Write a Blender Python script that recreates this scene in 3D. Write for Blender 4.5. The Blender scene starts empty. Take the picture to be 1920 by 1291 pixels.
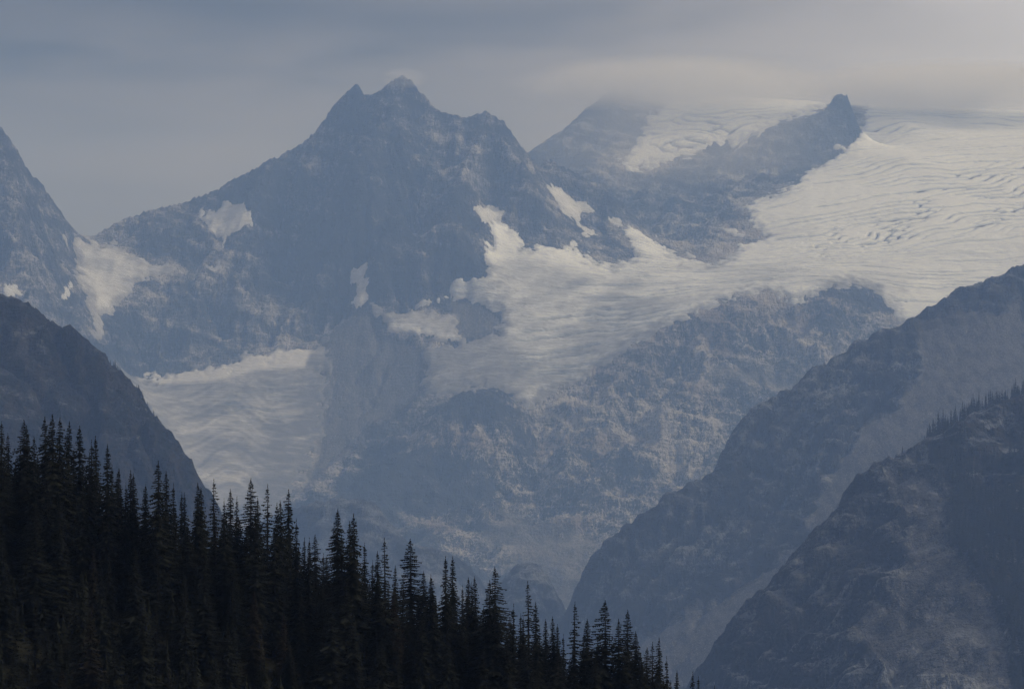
import bpy, math, random
import numpy as np

# ------------------------------------------------------------------ camera, sky, sun, exposure
F = 5444.0          # focal length in photo pixels (1920 wide, about 20 degrees across)
HV = 800.0          # photo row of the eye level
SC = bpy.context.scene
COL = SC.collection
cam_d = bpy.data.cameras.new('camera')
cam = bpy.data.objects.new('camera', cam_d)
COL.objects.link(cam)
cam_d.sensor_width = 36.0
cam_d.lens = F / 1920.0 * 36.0
cam_d.shift_y = (HV - 645.5) / 1920.0
cam_d.clip_start = 1.0
cam_d.clip_end = 60000.0
cam.location = (0, 0, 0)
cam.rotation_euler = (math.radians(90), 0, 0)
SC.camera = cam

SUN_EL, SUN_AZ = math.radians(38), math.radians(86)      # azimuth clockwise from +Y (view direction) towards +X

def build_world():
    w = bpy.data.worlds.new('World')
    SC.world = w
    w.use_nodes = True
    nt = w.node_tree
    nt.nodes.clear()
    N, L = nt.nodes.new, nt.links.new

    def m(op, a, b=None, c=None, clamp=False):
        n = N('ShaderNodeMath'); n.operation = op; n.use_clamp = clamp
        for i, s in enumerate((a, b, c)):
            if s is None: continue
            if isinstance(s, (int, float)): n.inputs[i].default_value = s
            else: L(s, n.inputs[i])
        return n.outputs[0]
    tc = N('ShaderNodeTexCoord')
    sep = N('ShaderNodeSeparateXYZ'); L(tc.outputs['Generated'], sep.inputs[0])
    x, y, z = sep.outputs
    az = m('ARCTAN2', x, y)
    el = m('ARCSINE', z)
    # cloud sheets: noise over azimuth / elevation, stretched along the horizon
    def noise(sx, sz, off, detail=4.0, rough=0.5, warp=0.0):
        cb = N('ShaderNodeCombineXYZ')
        L(m('MULTIPLY_ADD', az, sx, off), cb.inputs[0])
        L(m('MULTIPLY', el, sz), cb.inputs[1])
        cb.inputs[2].default_value = off
        n = N('ShaderNodeTexNoise'); n.inputs['Scale'].default_value = 1.0
        n.inputs['Detail'].default_value = detail; n.inputs['Roughness'].default_value = rough
        L(cb.outputs[0], n.inputs['Vector'])
        return n.outputs['Fac']
    big = noise(5.0, 26.0, 3.7, 2.0, 0.5)
    mid = noise(13.0, 60.0, 9.1, 3.0, 0.55)
    # lower edge of the dark deck wanders round 6.5 degrees
    edge = m('ADD', 0.118, m('MULTIPLY', m('SUBTRACT', mid, 0.5), 0.035))
    edge = m('ADD', edge, m('MULTIPLY', m('MAXIMUM', m('ADD', az, 0.04), 0.0), 0.16))
    dk = N('ShaderNodeMapRange'); dk.interpolation_type = 'SMOOTHERSTEP'
    L(m('SUBTRACT', el, edge), dk.inputs['Value'])
    dk.inputs['From Min'].default_value = -0.010; dk.inputs['From Max'].default_value = 0.022
    # thin bright part of the overcast round the hidden sun side
    gl = m('SUBTRACT', az, 0.30)
    ge = m('SUBTRACT', el, 0.16)
    glow = m('EXPONENT', m('MULTIPLY', m('ADD', m('MULTIPLY', m('MULTIPLY', gl, gl), 22.0), m('MULTIPLY', m('MULTIPLY', ge, ge), 16.0)), -1.0))
    base = m('ADD', 0.045, m('MULTIPLY', m('SUBTRACT', big, 0.5), 0.36))
    base = m('ADD', base, m('MULTIPLY', m('SUBTRACT', mid, 0.5), 0.16))
    base = m('ADD', base, m('MULTIPLY', m('SUBTRACT', 1.0, dk.outputs[0]), 0.15))
    base = m('ADD', base, m('MULTIPLY', glow, 1.0))
    # an overcast sky grows brighter towards the zenith
    zen = m('MULTIPLY', m('MAXIMUM', m('SUBTRACT', z, 0.14), 0.0), 0.55)
    base = m('ADD', base, zen)
    base = m('MAXIMUM', base, 0.05)
    colr = N('ShaderNodeMixRGB'); colr.inputs[0].default_value = 1.0; colr.blend_type = 'MULTIPLY'
    cc = N('ShaderNodeCombineXYZ')
    for i in range(3): L(base, cc.inputs[i])
    L(cc.outputs[0], colr.inputs[1]); 
    tint = N('ShaderNodeMixRGB'); L(glow, tint.inputs[0])
    tint.inputs[1].default_value = (1.0, 0.935, 0.95, 1); tint.inputs[2].default_value = (0.865, 0.96, 1.33, 1)
    L(tint.outputs[0], colr.inputs[2])
    sky = N('ShaderNodeTexSky'); sky.sky_type = 'NISHITA'; sky.sun_disc = False
    sky.sun_elevation = SUN_EL; sky.sun_rotation = SUN_AZ
    sky.altitude = 1800
    b1 = N('ShaderNodeBackground'); L(sky.outputs[0], b1.inputs[0]); b1.inputs[1].default_value = 0.05
    b2 = N('ShaderNodeBackground'); L(colr.outputs[0], b2.inputs[0]); b2.inputs[1].default_value = 0.44
    mx = N('ShaderNodeMixShader'); mx.inputs[0].default_value = 0.93
    L(b1.outputs[0], mx.inputs[1]); L(b2.outputs[0], mx.inputs[2])
    out = N('ShaderNodeOutputWorld'); L(mx.outputs[0], out.inputs[0])
build_world()

sun_d = bpy.data.lights.new('sun', 'SUN')
sun_d.energy = 1.5
sun_d.angle = math.radians(14)
sun_d.color = (1.0, 0.995, 0.99)
sun = bpy.data.objects.new('sun', sun_d)
COL.objects.link(sun)
sun.rotation_euler = (math.radians(90) - SUN_EL, 0, -SUN_AZ + math.pi)
sun.location = (0, 0, 3000)

SC.view_settings.view_transform = 'Standard'
SC.view_settings.look = 'None'
SC.view_settings.exposure = 0.80
SC.view_settings.gamma = 1.0
SC.render.engine = 'CYCLES'
SC.cycles.use_denoising = True
SC.cycles.max_bounces = 3
SC.cycles.diffuse_bounces = 1
SC.cycles.volume_bounces = 3
SC.cycles.transparent_max_bounces = 8

# ------------------------------------------------------------------ numeric helpers
def P(u, v, d):
    """the world point seen at photo pixel (u, v) at distance d"""
    return ((u - 960.0) * d / F, d, (HV - v) * d / F)

def _hash(ix, iy, seed):
    h = (ix.astype(np.int64) * 374761393 + iy.astype(np.int64) * 668265263 + seed * 1442695041) & 0xFFFFFFFF
    h = ((h ^ (h >> 13)) * 1274126177) & 0xFFFFFFFF
    h = ((h ^ (h >> 16)) * 2246822519) & 0xFFFFFFFF
    return (h ^ (h >> 15)) & 0xFFFF

_ang = np.arange(0x10000) * (2 * math.pi / 0x10000)
_GC, _GS = np.cos(_ang).astype(np.float32), np.sin(_ang).astype(np.float32)

def perlin(x, y, seed=0):
    x0 = np.floor(x); y0 = np.floor(y)
    fx = (x - x0).astype(np.float32); fy = (y - y0).astype(np.float32)
    ix = x0.astype(np.int64); iy = y0.astype(np.int64)
    sx = fx * fx * fx * (fx * (fx * 6 - 15) + 10)
    sy = fy * fy * fy * (fy * (fy * 6 - 15) + 10)
    def g(dx, dy):
        h = _hash(ix + dx, iy + dy, seed)
        return _GC[h] * (fx - dx) + _GS[h] * (fy - dy)
    a = g(0, 0); b = g(1, 0); c = g(0, 1); d = g(1, 1)
    ab = a + sx * (b - a); cd = c + sx * (d - c)
    return (ab + sy * (cd - ab)) * 1.5

def fbm(x, y, octaves=5, seed=0, gain=0.5, lac=2.03):
    s = 0; a = 1.0; t = 0
    for o in range(octaves):
        s = s + a * perlin(x, y, seed + o * 17); t += a
        a *= gain; x = x * lac + 13.1; y = y * lac + 7.7
    return s / t

def ridged(x, y, octaves=5, seed=0, gain=0.55, lac=2.07):
    s = 0; a = 1.0; t = 0; w = 1.0
    for o in range(octaves):
        r = 1.0 - np.abs(perlin(x, y, seed + o * 31)) * 1.6
        r = np.clip(r, 0, 1); r = r * r
        s = s + a * r * w; t += a
        w = np.clip(r * 1.6, 0, 1)
        a *= gain; x = x * lac + 5.3; y = y * lac + 11.9
    return s / t           # about 0..1, crests at 1

def sstep(a, b, x):
    t = np.clip((x - a) / (b - a), 0, 1)
    return t * t * (3 - 2 * t)

def resample(pts, step):
    """pts: list of (u, v, d) -> denser list along the polyline"""
    out = [pts[0]]
    for a, b in zip(pts[:-1], pts[1:]):
        n = max(1, int(math.hypot(b[0] - a[0], b[1] - a[1]) / step + 0.5))
        for k in range(1, n + 1):
            t = k / n
            out.append(tuple(a[i] + (b[i] - a[i]) * t for i in range(3)))
    return out

def ramp_depth(pts, d0, d1):
    """(u, v) list -> (u, v, d) with the distance changing evenly along it"""
    n = len(pts) - 1
    return [(p[0], p[1], p[2] if len(p) > 2 else d0 + (d1 - d0) * i / n) for i, p in enumerate(pts)]

def poly_sdf(u, v, poly):
    """signed distance in photo pixels, positive inside"""
    poly = np.asarray(poly, dtype=np.float32)
    inside = np.zeros(u.shape, bool)
    best = np.full(u.shape, 1e9, np.float32)
    n = len(poly)
    for i in range(n):
        x1, y1 = poly[i]; x2, y2 = poly[(i + 1) % n]
        dx, dy = x2 - x1, y2 - y1
        t = np.clip(((u - x1) * dx + (v - y1) * dy) / (dx * dx + dy * dy + 1e-9), 0, 1)
        best = np.minimum(best, (u - x1 - t * dx) ** 2 + (v - y1 - t * dy) ** 2)
        if abs(dy) > 1e-6:
            c = ((y1 > v) != (y2 > v)) & (u < (x2 - x1) * (v - y1) / dy + x1)
            inside ^= c
    d = np.sqrt(best)
    return np.where(inside, d, -d)

def rbf_fit(pts):
    p = np.array(pts, np.float64)
    _, keep = np.unique(np.round(p[:, :2] / 3.0), axis=0, return_index=True)
    p = p[np.sort(keep)]
    n = len(p)
    A = np.zeros((n + 3, n + 3))
    d = np.sqrt(((p[:, None, :2] - p[None, :, :2]) ** 2).sum(-1) + 9.0)
    A[:n, :n] = -d - np.eye(n) * 0.02
    A[:n, n] = 1; A[n, :n] = 1
    A[:n, n + 1] = p[:, 0] * 1e-3; A[n + 1, :n] = p[:, 0] * 1e-3
    A[:n, n + 2] = p[:, 1] * 1e-3; A[n + 2, :n] = p[:, 1] * 1e-3
    s = np.linalg.solve(A, np.concatenate([p[:, 2], [0, 0, 0]]))
    return p[:, :2].astype(np.float32), s.astype(np.float64)

def rbf_eval(fit, X, Y):
    c, s = fit
    n = len(c)
    shp = X.shape
    x = X.ravel().astype(np.float32); y = Y.ravel().astype(np.float32)
    out = np.empty(x.shape, np.float64)
    w = (-s[:n]).astype(np.float32)
    for i in range(0, len(x), 20000):
        dx = x[i:i + 20000, None] - c[None, :, 0]
        dy = y[i:i + 20000, None] - c[None, :, 1]
        d = np.sqrt(dx * dx + dy * dy + 9.0)
        out[i:i + 20000] = d @ w
    out += s[n] + s[n + 1] * x * 1e-3 + s[n + 2] * y * 1e-3
    return out.reshape(shp)

def grid_mesh(name, X, Y, Z, keep=None, attrs=None):
    ny, nx = X.shape
    idx = np.arange(nx * ny).reshape(ny, nx)
    q = np.stack([idx[:-1, :-1], idx[:-1, 1:], idx[1:, 1:], idx[1:, :-1]], -1).reshape(-1, 4)
    if keep is not None:
        k = keep.ravel()
        q = q[k[q].any(axis=1)]
    used = np.zeros(nx * ny, bool); used[q.ravel()] = True
    remap = np.cumsum(used) - 1
    q = remap[q]
    co = np.stack([X.ravel(), Y.ravel(), Z.ravel()], -1)[used].astype(np.float32)
    me = bpy.data.meshes.new(name)
    me.vertices.add(len(co)); me.vertices.foreach_set('co', co.ravel())
    me.loops.add(len(q) * 4); me.loops.foreach_set('vertex_index', q.ravel().astype(np.int32))
    me.polygons.add(len(q))
    me.polygons.foreach_set('loop_start', np.arange(0, len(q) * 4, 4, dtype=np.int32))
    me.polygons.foreach_set('loop_total', np.full(len(q), 4, np.int32))
    me.polygons.foreach_set('use_smooth', np.ones(len(q), bool))
    me.update(calc_edges=True)
    for an, av in (attrs or {}).items():
        at = me.attributes.new(an, 'FLOAT', 'POINT')
        at.data.foreach_set('value', av.ravel()[used].astype(np.float32))
    return me

def link(name, me, mat=None, parent=None):
    o = bpy.data.objects.new(name, me)
    COL.objects.link(o)
    if mat is not None and me is not None:
        if len(me.materials) == 0: me.materials.append(mat)
    if parent is not None: o.parent = parent
    return o

def tag(o, label=None, cat=None, group=None, kind=None):
    if label: o['label'] = label
    if cat: o['category'] = cat
    if group: o['group'] = group
    if kind: o['kind'] = kind
    return o

# ------------------------------------------------------------------ materials
class NB:
    """small node-building helper"""
    def __init__(self, name):
        self.mat = bpy.data.materials.new(name); self.mat.use_nodes = True
        self.nt = self.mat.node_tree
        self.bsdf = self.nt.nodes['Principled BSDF']
        self.pos = self.n('ShaderNodeNewGeometry').outputs['Position']
    def n(self, t): return self.nt.nodes.new(t)
    def l(self, a, b): self.nt.links.new(a, b)
    def put(self, sock, v):
        if isinstance(v, (int, float)): sock.default_value = v
        elif isinstance(v, tuple): sock.default_value = v if len(v) == 4 or sock.type == 'VECTOR' else (*v, 1)
        else: self.l(v, sock)
    def math(self, op, a, b=0.0, clamp=False):
        n = self.n('ShaderNodeMath'); n.operation = op; n.use_clamp = clamp
        self.put(n.inputs[0], a); self.put(n.inputs[1], b); return n.outputs[0]
    def attr(self, name):
        n = self.n('ShaderNodeAttribute'); n.attribute_name = name; return n.outputs['Fac']
    def map(self, scale, rot=(0, 0, 0), loc=(0, 0, 0), src=None):
        n = self.n('ShaderNodeMapping'); self.l(src or self.pos, n.inputs[0])
        n.inputs['Scale'].default_value = scale; n.inputs['Rotation'].default_value = rot
        n.inputs['Location'].default_value = loc
        return n.outputs[0]
    def noise(self, vec, scale=1.0, detail=4, rough=0.55, dist=0.0, out='Fac'):
        n = self.n('ShaderNodeTexNoise'); self.l(vec, n.inputs['Vector'])
        n.inputs['Scale'].default_value = scale; n.inputs['Detail'].default_value = detail
        n.inputs['Roughness'].default_value = rough; n.inputs['Distortion'].default_value = dist
        return n.outputs[out]
    def voro(self, vec, scale=1.0, feature='DISTANCE_TO_EDGE'):
        n = self.n('ShaderNodeTexVoronoi'); n.feature = feature; self.l(vec, n.inputs['Vector'])
        n.inputs['Scale'].default_value = scale
        return n.outputs['Distance']
    def rng(self, v, a, b, c=0.0, d=1.0, smooth=True):
        n = self.n('ShaderNodeMapRange'); self.put(n.inputs[0], v)
        n.interpolation_type = 'SMOOTHSTEP' if smooth else 'LINEAR'
        n.inputs[1].default_value = a; n.inputs[2].default_value = b
        n.inputs[3].default_value = c; n.inputs[4].default_value = d
        return n.outputs[0]
    def mix(self, f, a, b, mode='MIX'):
        n = self.n('ShaderNodeMixRGB'); n.blend_type = mode
        self.put(n.inputs[0], f); self.put(n.inputs[1], a); self.put(n.inputs[2], b)
        return n.outputs[0]
    def bump(self, h, dist, strength=1.0, normal=None):
        n = self.n('ShaderNodeBump'); n.inputs['Strength'].default_value = strength
        n.inputs['Distance'].default_value = dist
        self.l(h, n.inputs['Height'])
        if normal: self.l(normal, n.inputs['Normal'])
        return n.outputs[0]
    def done(self, color, rough=0.9, normal=None, spec=0.2):
        self.put(self.bsdf.inputs['Base Color'], color)
        self.put(self.bsdf.inputs['Roughness'], rough)
        self.bsdf.inputs['Specular IOR Level'].default_value = spec
        if normal: self.l(normal, self.bsdf.inputs['Normal'])
        return self.mat

def rock_material(name, dark, mid, light, tint=(0.22, 0.18, 0.155), scale=1.0):
    b = NB(name)
    k = scale
    clump = b.noise(b.map((0.017 * k, 0.017 * k, 0.026 * k), rot=(0.2, 0.5, 0.1)), 1.0, 6, 0.68)
    s1 = b.noise(b.map((0.15 * k, 0.06 * k, 0.032 * k), rot=(0.0, 0.80, 0.3)), 1.0, 3, 0.65)
    s2 = b.noise(b.map((0.14 * k, 0.06 * k, 0.034 * k), rot=(0.0, -0.95, -0.2)), 1.0, 3, 0.65)
    s3 = b.noise(b.map((0.03 * k, 0.08 * k, 0.16 * k), rot=(0.1, 0.28, 0.0)), 1.0, 3, 0.65)
    fine = b.noise(b.map((0.19 * k,) * 3), 1.0, 3, 0.8)
    pale = b.attr('pale'); scree = b.attr('scree'); veg = b.attr('veg'); tone = b.attr('tone'); rusty = b.attr('rusty')
    t = b.math('MULTIPLY', b.math('SUBTRACT', clump, 0.5), 1.1)
    for src, w in ((s1, 1.5), (s2, 1.4), (s3, 1.4), (fine, 1.2)):
        t = b.math('ADD', t, b.math('MULTIPLY', b.math('SUBTRACT', src, 0.5), w))
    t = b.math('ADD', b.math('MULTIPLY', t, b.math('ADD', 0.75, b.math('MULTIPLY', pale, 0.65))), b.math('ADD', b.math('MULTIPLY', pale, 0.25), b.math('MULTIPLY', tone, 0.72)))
    l1 = b.noise(b.map((0.045 * k, 0.03 * k, 0.016 * k), rot=(0.0, 0.95, 0.2)), 1.0, 4, 0.6)
    l2 = b.noise(b.map((0.045 * k, 0.03 * k, 0.016 * k), rot=(0.3, -0.85, -0.3)), 1.0, 4, 0.6)
    for ln in (l1, l2):
        d_ = b.math('ABSOLUTE', b.math('SUBTRACT', ln, 0.5))
        t = b.math('ADD', t, b.math('MULTIPLY', b.rng(d_, 0.022, 0.0), b.math('ADD', 0.25, b.math('MULTIPLY', pale, 0.75))))
    d_ = b.math('ABSOLUTE', b.math('SUBTRACT', s3, 0.45))
    t = b.math('SUBTRACT', t, b.math('MULTIPLY', b.rng(d_, 0.03, 0.0), 0.5))
    c = b.mix(b.rng(t, -0.45, 0.25, smooth=False), dark, mid)
    c = b.mix(b.rng(t, 0.20, 1.05, smooth=False), c, light)
    c = b.mix(b.math('MULTIPLY', rusty, b.rng(t, -0.3, 0.5), True), c, tint)
    # scree: streaked down the slope and finely speckled
    sp = b.noise(b.map((0.30 * k, 0.30 * k, 0.12 * k)), 1.0, 2, 0.85)
    lane = b.noise(b.map((0.05 * k, 0.009 * k, 0.009 * k), rot=(0, 0, 0.5)), 1.0, 5, 0.65)
    sc_c = b.mix(b.rng(lane, 0.36, 0.64), (0.035, 0.037, 0.04), (0.092, 0.092, 0.094))
    sc_c = b.mix(b.rng(sp, 0.50, 0.74), sc_c, (0.30, 0.295, 0.29))
    sc_c = b.mix(b.rng(fine, 0.48, 0.34), sc_c, (0.022, 0.023, 0.025))
    c = b.mix(scree, c, sc_c)
    vg = b.math('MULTIPLY', veg, b.rng(clump, 0.36, 0.54), True)
    vc = b.mix(b.rng(lane, 0.4, 0.62), (0.007, 0.010, 0.009), (0.030, 0.025, 0.017))
    c = b.mix(vg, c, vc)
    h = b.math('ADD', b.math('MULTIPLY', clump, 2.0), b.math('ADD', s1, b.math('ADD', s2, s3)))
    h = b.math('MULTIPLY', h, b.math('SUBTRACT', 1.0, b.math('MULTIPLY', scree, 0.8)))
    nrm = b.bump(h, 15.0 / k, 1.0)
    return b.done(c, 0.95, nrm, 0.1)

M = {}
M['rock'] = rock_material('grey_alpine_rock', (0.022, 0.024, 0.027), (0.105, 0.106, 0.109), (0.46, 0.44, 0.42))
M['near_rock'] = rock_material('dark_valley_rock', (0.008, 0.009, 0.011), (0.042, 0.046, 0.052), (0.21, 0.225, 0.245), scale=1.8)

def ice_material(name, clean, dirty, crack_amt=1.0, dirt_bias=0.0):
    b = NB(name)
    dirt = b.attr('dirt'); cr = b.attr('crack')
    n1 = b.noise(b.map((0.004, 0.010, 0.02), rot=(0, 0, 0.25)), 1.0, 5, 0.6)
    n2 = b.noise(b.map((0.02, 0.09, 0.09), rot=(0, 0, 0.3)), 1.0, 4, 0.65)
    n3 = b.noise(b.map((0.08, 0.16, 0.16)), 1.0, 3, 0.7)
    d = b.math('ADD', dirt, b.math('MULTIPLY', b.math('SUBTRACT', n1, 0.5), 1.1))
    d = b.math('ADD', d, b.math('MULTIPLY', b.math('SUBTRACT', n2, 0.5), 0.8))
    c = b.mix(b.rng(d, 0.15 - dirt_bias, 1.35 - dirt_bias), clean, dirty)
    c = b.mix(b.math('MULTIPLY', b.rng(n3, 0.52, 0.70), b.math('MULTIPLY', dirt, 0.75), True), c, (0.10, 0.10, 0.105))
    c = b.mix(b.math('MULTIPLY', cr, 1.0 * crack_amt, True), c, (0.13, 0.18, 0.23))
    h = b.math('ADD', n2, b.math('MULTIPLY', n3, 0.5))
    nrm = b.bump(h, 7.0, 0.8)
    return b.done(c, 0.7, nrm, 0.25)
M['ice'] = ice_material('glacier_ice', (0.80, 0.845, 0.905), (0.19, 0.195, 0.205))
M['grey_ice'] = ice_material('debris_grey_ice', (0.58, 0.59, 0.61), (0.135, 0.14, 0.15))
M['snow'] = ice_material('old_snow', (0.60, 0.62, 0.65), (0.22, 0.22, 0.225), 0.4)

# ------------------------------------------------------------------ terrain
class Field:
    """a height field in world metres fitted through surveyed crest and face points"""
    def __init__(self, name, xr, yr, dx, dy, crests, pts, back=((110, 105), (380, 290)), anchors=()):
        allp = []; backs = []; self.crest = []
        for c in crests:
            cc = c if isinstance(c, dict) else dict(p=c)
            line = resample(cc['p'], cc.get('step', 14))
            bk = cc.get('back', back)
            for i, q in enumerate(line):
                X, Y, Z = P(*q)
                allp.append((X, Y, Z)); self.crest.append((X, Y))
                if i % 2 == 0:
                    for (bd, dr) in bk:
                        backs.append((X * (1 + 0.4 * bd / Y), Y + bd, Z - dr, bd))
        allp += [P(*q) for q in pts] + list(anchors)
        front = np.array(allp)
        for q in backs:
            if np.hypot(front[:, 0] - q[0], front[:, 1] - q[1]).min() > 0.6 * q[3]: allp.append(q[:3])
        self.fit = rbf_fit(allp)
        self.x = np.arange(xr[0], xr[1] + dx, dx); self.y = np.arange(yr[0], yr[1] + dy, dy)
        self.X, self.Y = np.meshgrid(self.x, self.y)
        self.seen = np.abs(self.X / self.Y) < 0.225
        zz = np.zeros(self.X.shape); m_ = np.abs(self.X / self.Y) < 0.232
        zz[m_] = rbf_eval(self.fit, self.X[m_], self.Y[m_])
        zz[~m_] = -500.0
        self.Z = zz
        c = np.array(self.crest, np.float32)
        # distance to the crest lines on a coarse grid
        cx, cy = self.x[::5], self.y[::5]
        GX, GY = np.meshgrid(cx, cy)
        best = np.full(GX.shape, 1e12)
        for px, py in c:
            best = np.minimum(best, (GX - px) ** 2 + (GY - py) ** 2)
        self._cd = (cx, cy, np.sqrt(best))
        self.cdist = self._bil(self._cd, self.X, self.Y)
        self.uv()
    @staticmethod
    def _bil(g, X, Y):
        gx, gy, V = g
        fx = np.clip((X - gx[0]) / (gx[1] - gx[0]), 0, len(gx) - 1.001)
        fy = np.clip((Y - gy[0]) / (gy[1] - gy[0]), 0, len(gy) - 1.001)
        ix = fx.astype(int); iy = fy.astype(int); tx = fx - ix; ty = fy - iy
        return (V[iy, ix] * (1 - tx) + V[iy, ix + 1] * tx) * (1 - ty) + (V[iy + 1, ix] * (1 - tx) + V[iy + 1, ix + 1] * tx) * ty
    def sample(self, X, Y, what=None):
        return self._bil((self.x, self.y, self.Z if what is None else what), X, Y)
    def uv(self):
        self.U = 960 + self.X / self.Y * F
        self.V = HV - self.Z / self.Y * F
    def mask(self, poly, soft=6.0, dmin=0, dmax=1e9, wob=5.0, seed=5):
        s = poly_sdf(self.U, self.V, poly)
        if wob: s = s + wob * (1.6 * fbm(self.X / 90, self.Y / 120, 5, seed, 0.62))
        m = sstep(-soft, soft, s)
        return m * ((self.Y > dmin) & (self.Y < dmax))

def box_blur(A, r):
    def one(B):
        n = B.shape[0]
        c = np.cumsum(np.concatenate([np.repeat(B[:1], r + 1, 0), B, np.repeat(B[-1:], r, 0)]), 0)
        return (c[2 * r + 1:2 * r + 1 + n] - c[:n]) / (2 * r + 1)
    for _ in range(2):
        A = one(A); A = one(A.T).T
    return A

def erode(fl, cell, k, iters, noise, seed, m=0.45):
    """let water cut its gullies: implicit stream-power incision on a coarser grid; returns the relief it carves"""
    x = np.arange(fl.x[0], fl.x[-1], cell); y = np.arange(fl.y[0], fl.y[-1], cell)
    X, Y = np.meshgrid(x, y)
    z0 = fl.sample(X, Y)
    ny, nx = z0.shape
    nz = noise * fbm(X / 110.0, Y / 110.0, 5, seed, 0.6)
    z = z0 + nz
    offs = [(-1, -1), (-1, 0), (-1, 1), (0, -1), (0, 1), (1, -1), (1, 0), (1, 1)]
    idx = np.arange(nx * ny).reshape(ny, nx)
    for it in range(iters):
        best = np.zeros((ny, nx)); rec = idx.copy(); dist = np.full((ny, nx), cell)
        for dy, dx in offs:
            d = cell * math.hypot(dx, dy)
            zs = np.full((ny, nx), 1e9); ids = idx.copy()
            ys, yd = (slice(max(0, dy), ny + min(0, dy)), slice(max(0, -dy), ny + min(0, -dy)))
            xs, xd = (slice(max(0, dx), nx + min(0, dx)), slice(max(0, -dx), nx + min(0, -dx)))
            zs[yd, xd] = z[ys, xs]; ids[yd, xd] = idx[ys, xs]
            sl = (z - zs) / d
            b_ = sl > best
            best = np.where(b_, sl, best); rec = np.where(b_, ids, rec); dist = np.where(b_, d, dist)
        order = np.argsort(z.ravel(), kind='stable')
        R = rec.ravel().tolist(); O = order.tolist()
        A = [1.0] * (nx * ny)
        for i in reversed(O):
            r = R[i]
            if r != i: A[r] += A[i]
        Fk = (k * np.power(np.array(A) * cell * cell, m) / dist.ravel()).tolist()
        h = z.ravel().tolist()
        for i in O:
            r = R[i]
            if r != i:
                f = Fk[i]; h[i] = (h[i] + f * h[r]) / (1.0 + f)
        z = np.array(h).reshape(ny, nx)
    dl = z - z0 - 0.6 * nz
    dl = dl - box_blur(dl, max(2, int(150.0 / cell)))
    return Field._bil((x, y, dl), fl.X, fl.Y)

def terrain_noise(fl, gully, rough, smooth, seed, gl=(95.0, 330.0), crest_keep=0.25, crest_w=140.0, jag=3.0, lean=0.0, ero=None, ero_gain=1.0, ledge=30.0):
    """gullies down the fall line, broken blocks and fine relief; smooth=1 keeps the surface even"""
    X, Y = fl.X, fl.Y
    wx = 40 * fbm(X / 260, Y / 260, 3, seed + 3); wy = 60 * fbm(X / 260, Y / 260, 3, seed + 4)
    g = ridged((X + wx + lean * Y) / gl[0], (Y + wy) / gl[1], 5, seed) - 0.42
    r = ridged((X + wy) / 60.0, (Y - wx) / 75.0, 5, seed + 50) - 0.42
    s = fbm(X / 22.0, Y / 26.0, 4, seed + 80)
    t = crest_keep + (1 - crest_keep) * sstep(10, crest_w, fl.cdist)
    k = 1 - smooth
    g2 = ridged((X - wx * 1.5 + lean * Y) / (gl[0] * 2.6), (Y + wy) / (gl[1] * 1.9), 3, seed + 20) - 0.42
    b2 = ridged((X + 0.5 * wx) / 30.0, (Y + 0.5 * wy) / 42.0, 4, seed + 70) - 0.42
    if ero is not None:
        fl.Z = fl.Z + (0.04 + 0.96 * t) * k * ero_gain * np.clip(ero, -75, 22)
    fl.Z = fl.Z + t * k * (gully * (g + 0.7 * g2) + rough * r + 0.45 * rough * b2) + np.where(Y > 9600, 0.25 + 0.75 * k, 0.3 + 0.7 * k) * np.where(Y > 10000, 0.2, 1.0) * jag * s * (0.5 + 0.5 * t) + k * (1 - t) * jag * np.where(Y > 9600, 0.6, 3.0) * (ridged(X / 16.0, Y / 40.0, 3, seed + 90) - 0.45)
    # ledges: tilted benches and risers
    q = (fl.Z + 0.25 * X + 26 * fbm(X / 170, Y / 170, 4, seed + 95)) * (6.2832 / ledge)
    fl.Z = fl.Z + k * t * 0.14 * ledge * np.sin(q) * (0.6 + 0.8 * fbm(X / 120, Y / 120, 3, seed + 96))
    fl.uv()

def tone_attrs(X, Y, seed, k=1.0, Z=None):
    """broad colour changes of the rock itself: paler and darker beds, rusty stains"""
    tone = 1.9 * fbm(X * k / 260.0, Y * k / 380.0, 5, seed + 200) + 1.2 * (ridged(X * k / 120.0, Y * k / 200.0, 4, seed + 205) - 0.4)
    rust = sstep(0.10, 0.38, fbm(X * k / 150.0, Y * k / 190.0, 5, seed + 210))
    if Z is not None:
        # tilted bedding, and paler rubble lying on the ledges
        wob = 30 * fbm(X * k / 300, Y * k / 300, 4, seed + 220)
        s_ = (Z + 0.30 * X + wob) * k
        tone = tone + 0.35 * np.sin(s_ / 7.5 + 2 * perlin(X * k / 60, Y * k / 60, seed + 5)) + 0.25 * np.sin(s_ / 17.0)
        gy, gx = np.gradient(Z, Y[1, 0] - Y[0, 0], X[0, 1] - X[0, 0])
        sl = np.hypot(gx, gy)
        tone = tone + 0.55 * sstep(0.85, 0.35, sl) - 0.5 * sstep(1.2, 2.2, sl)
    return tone, rust

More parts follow.
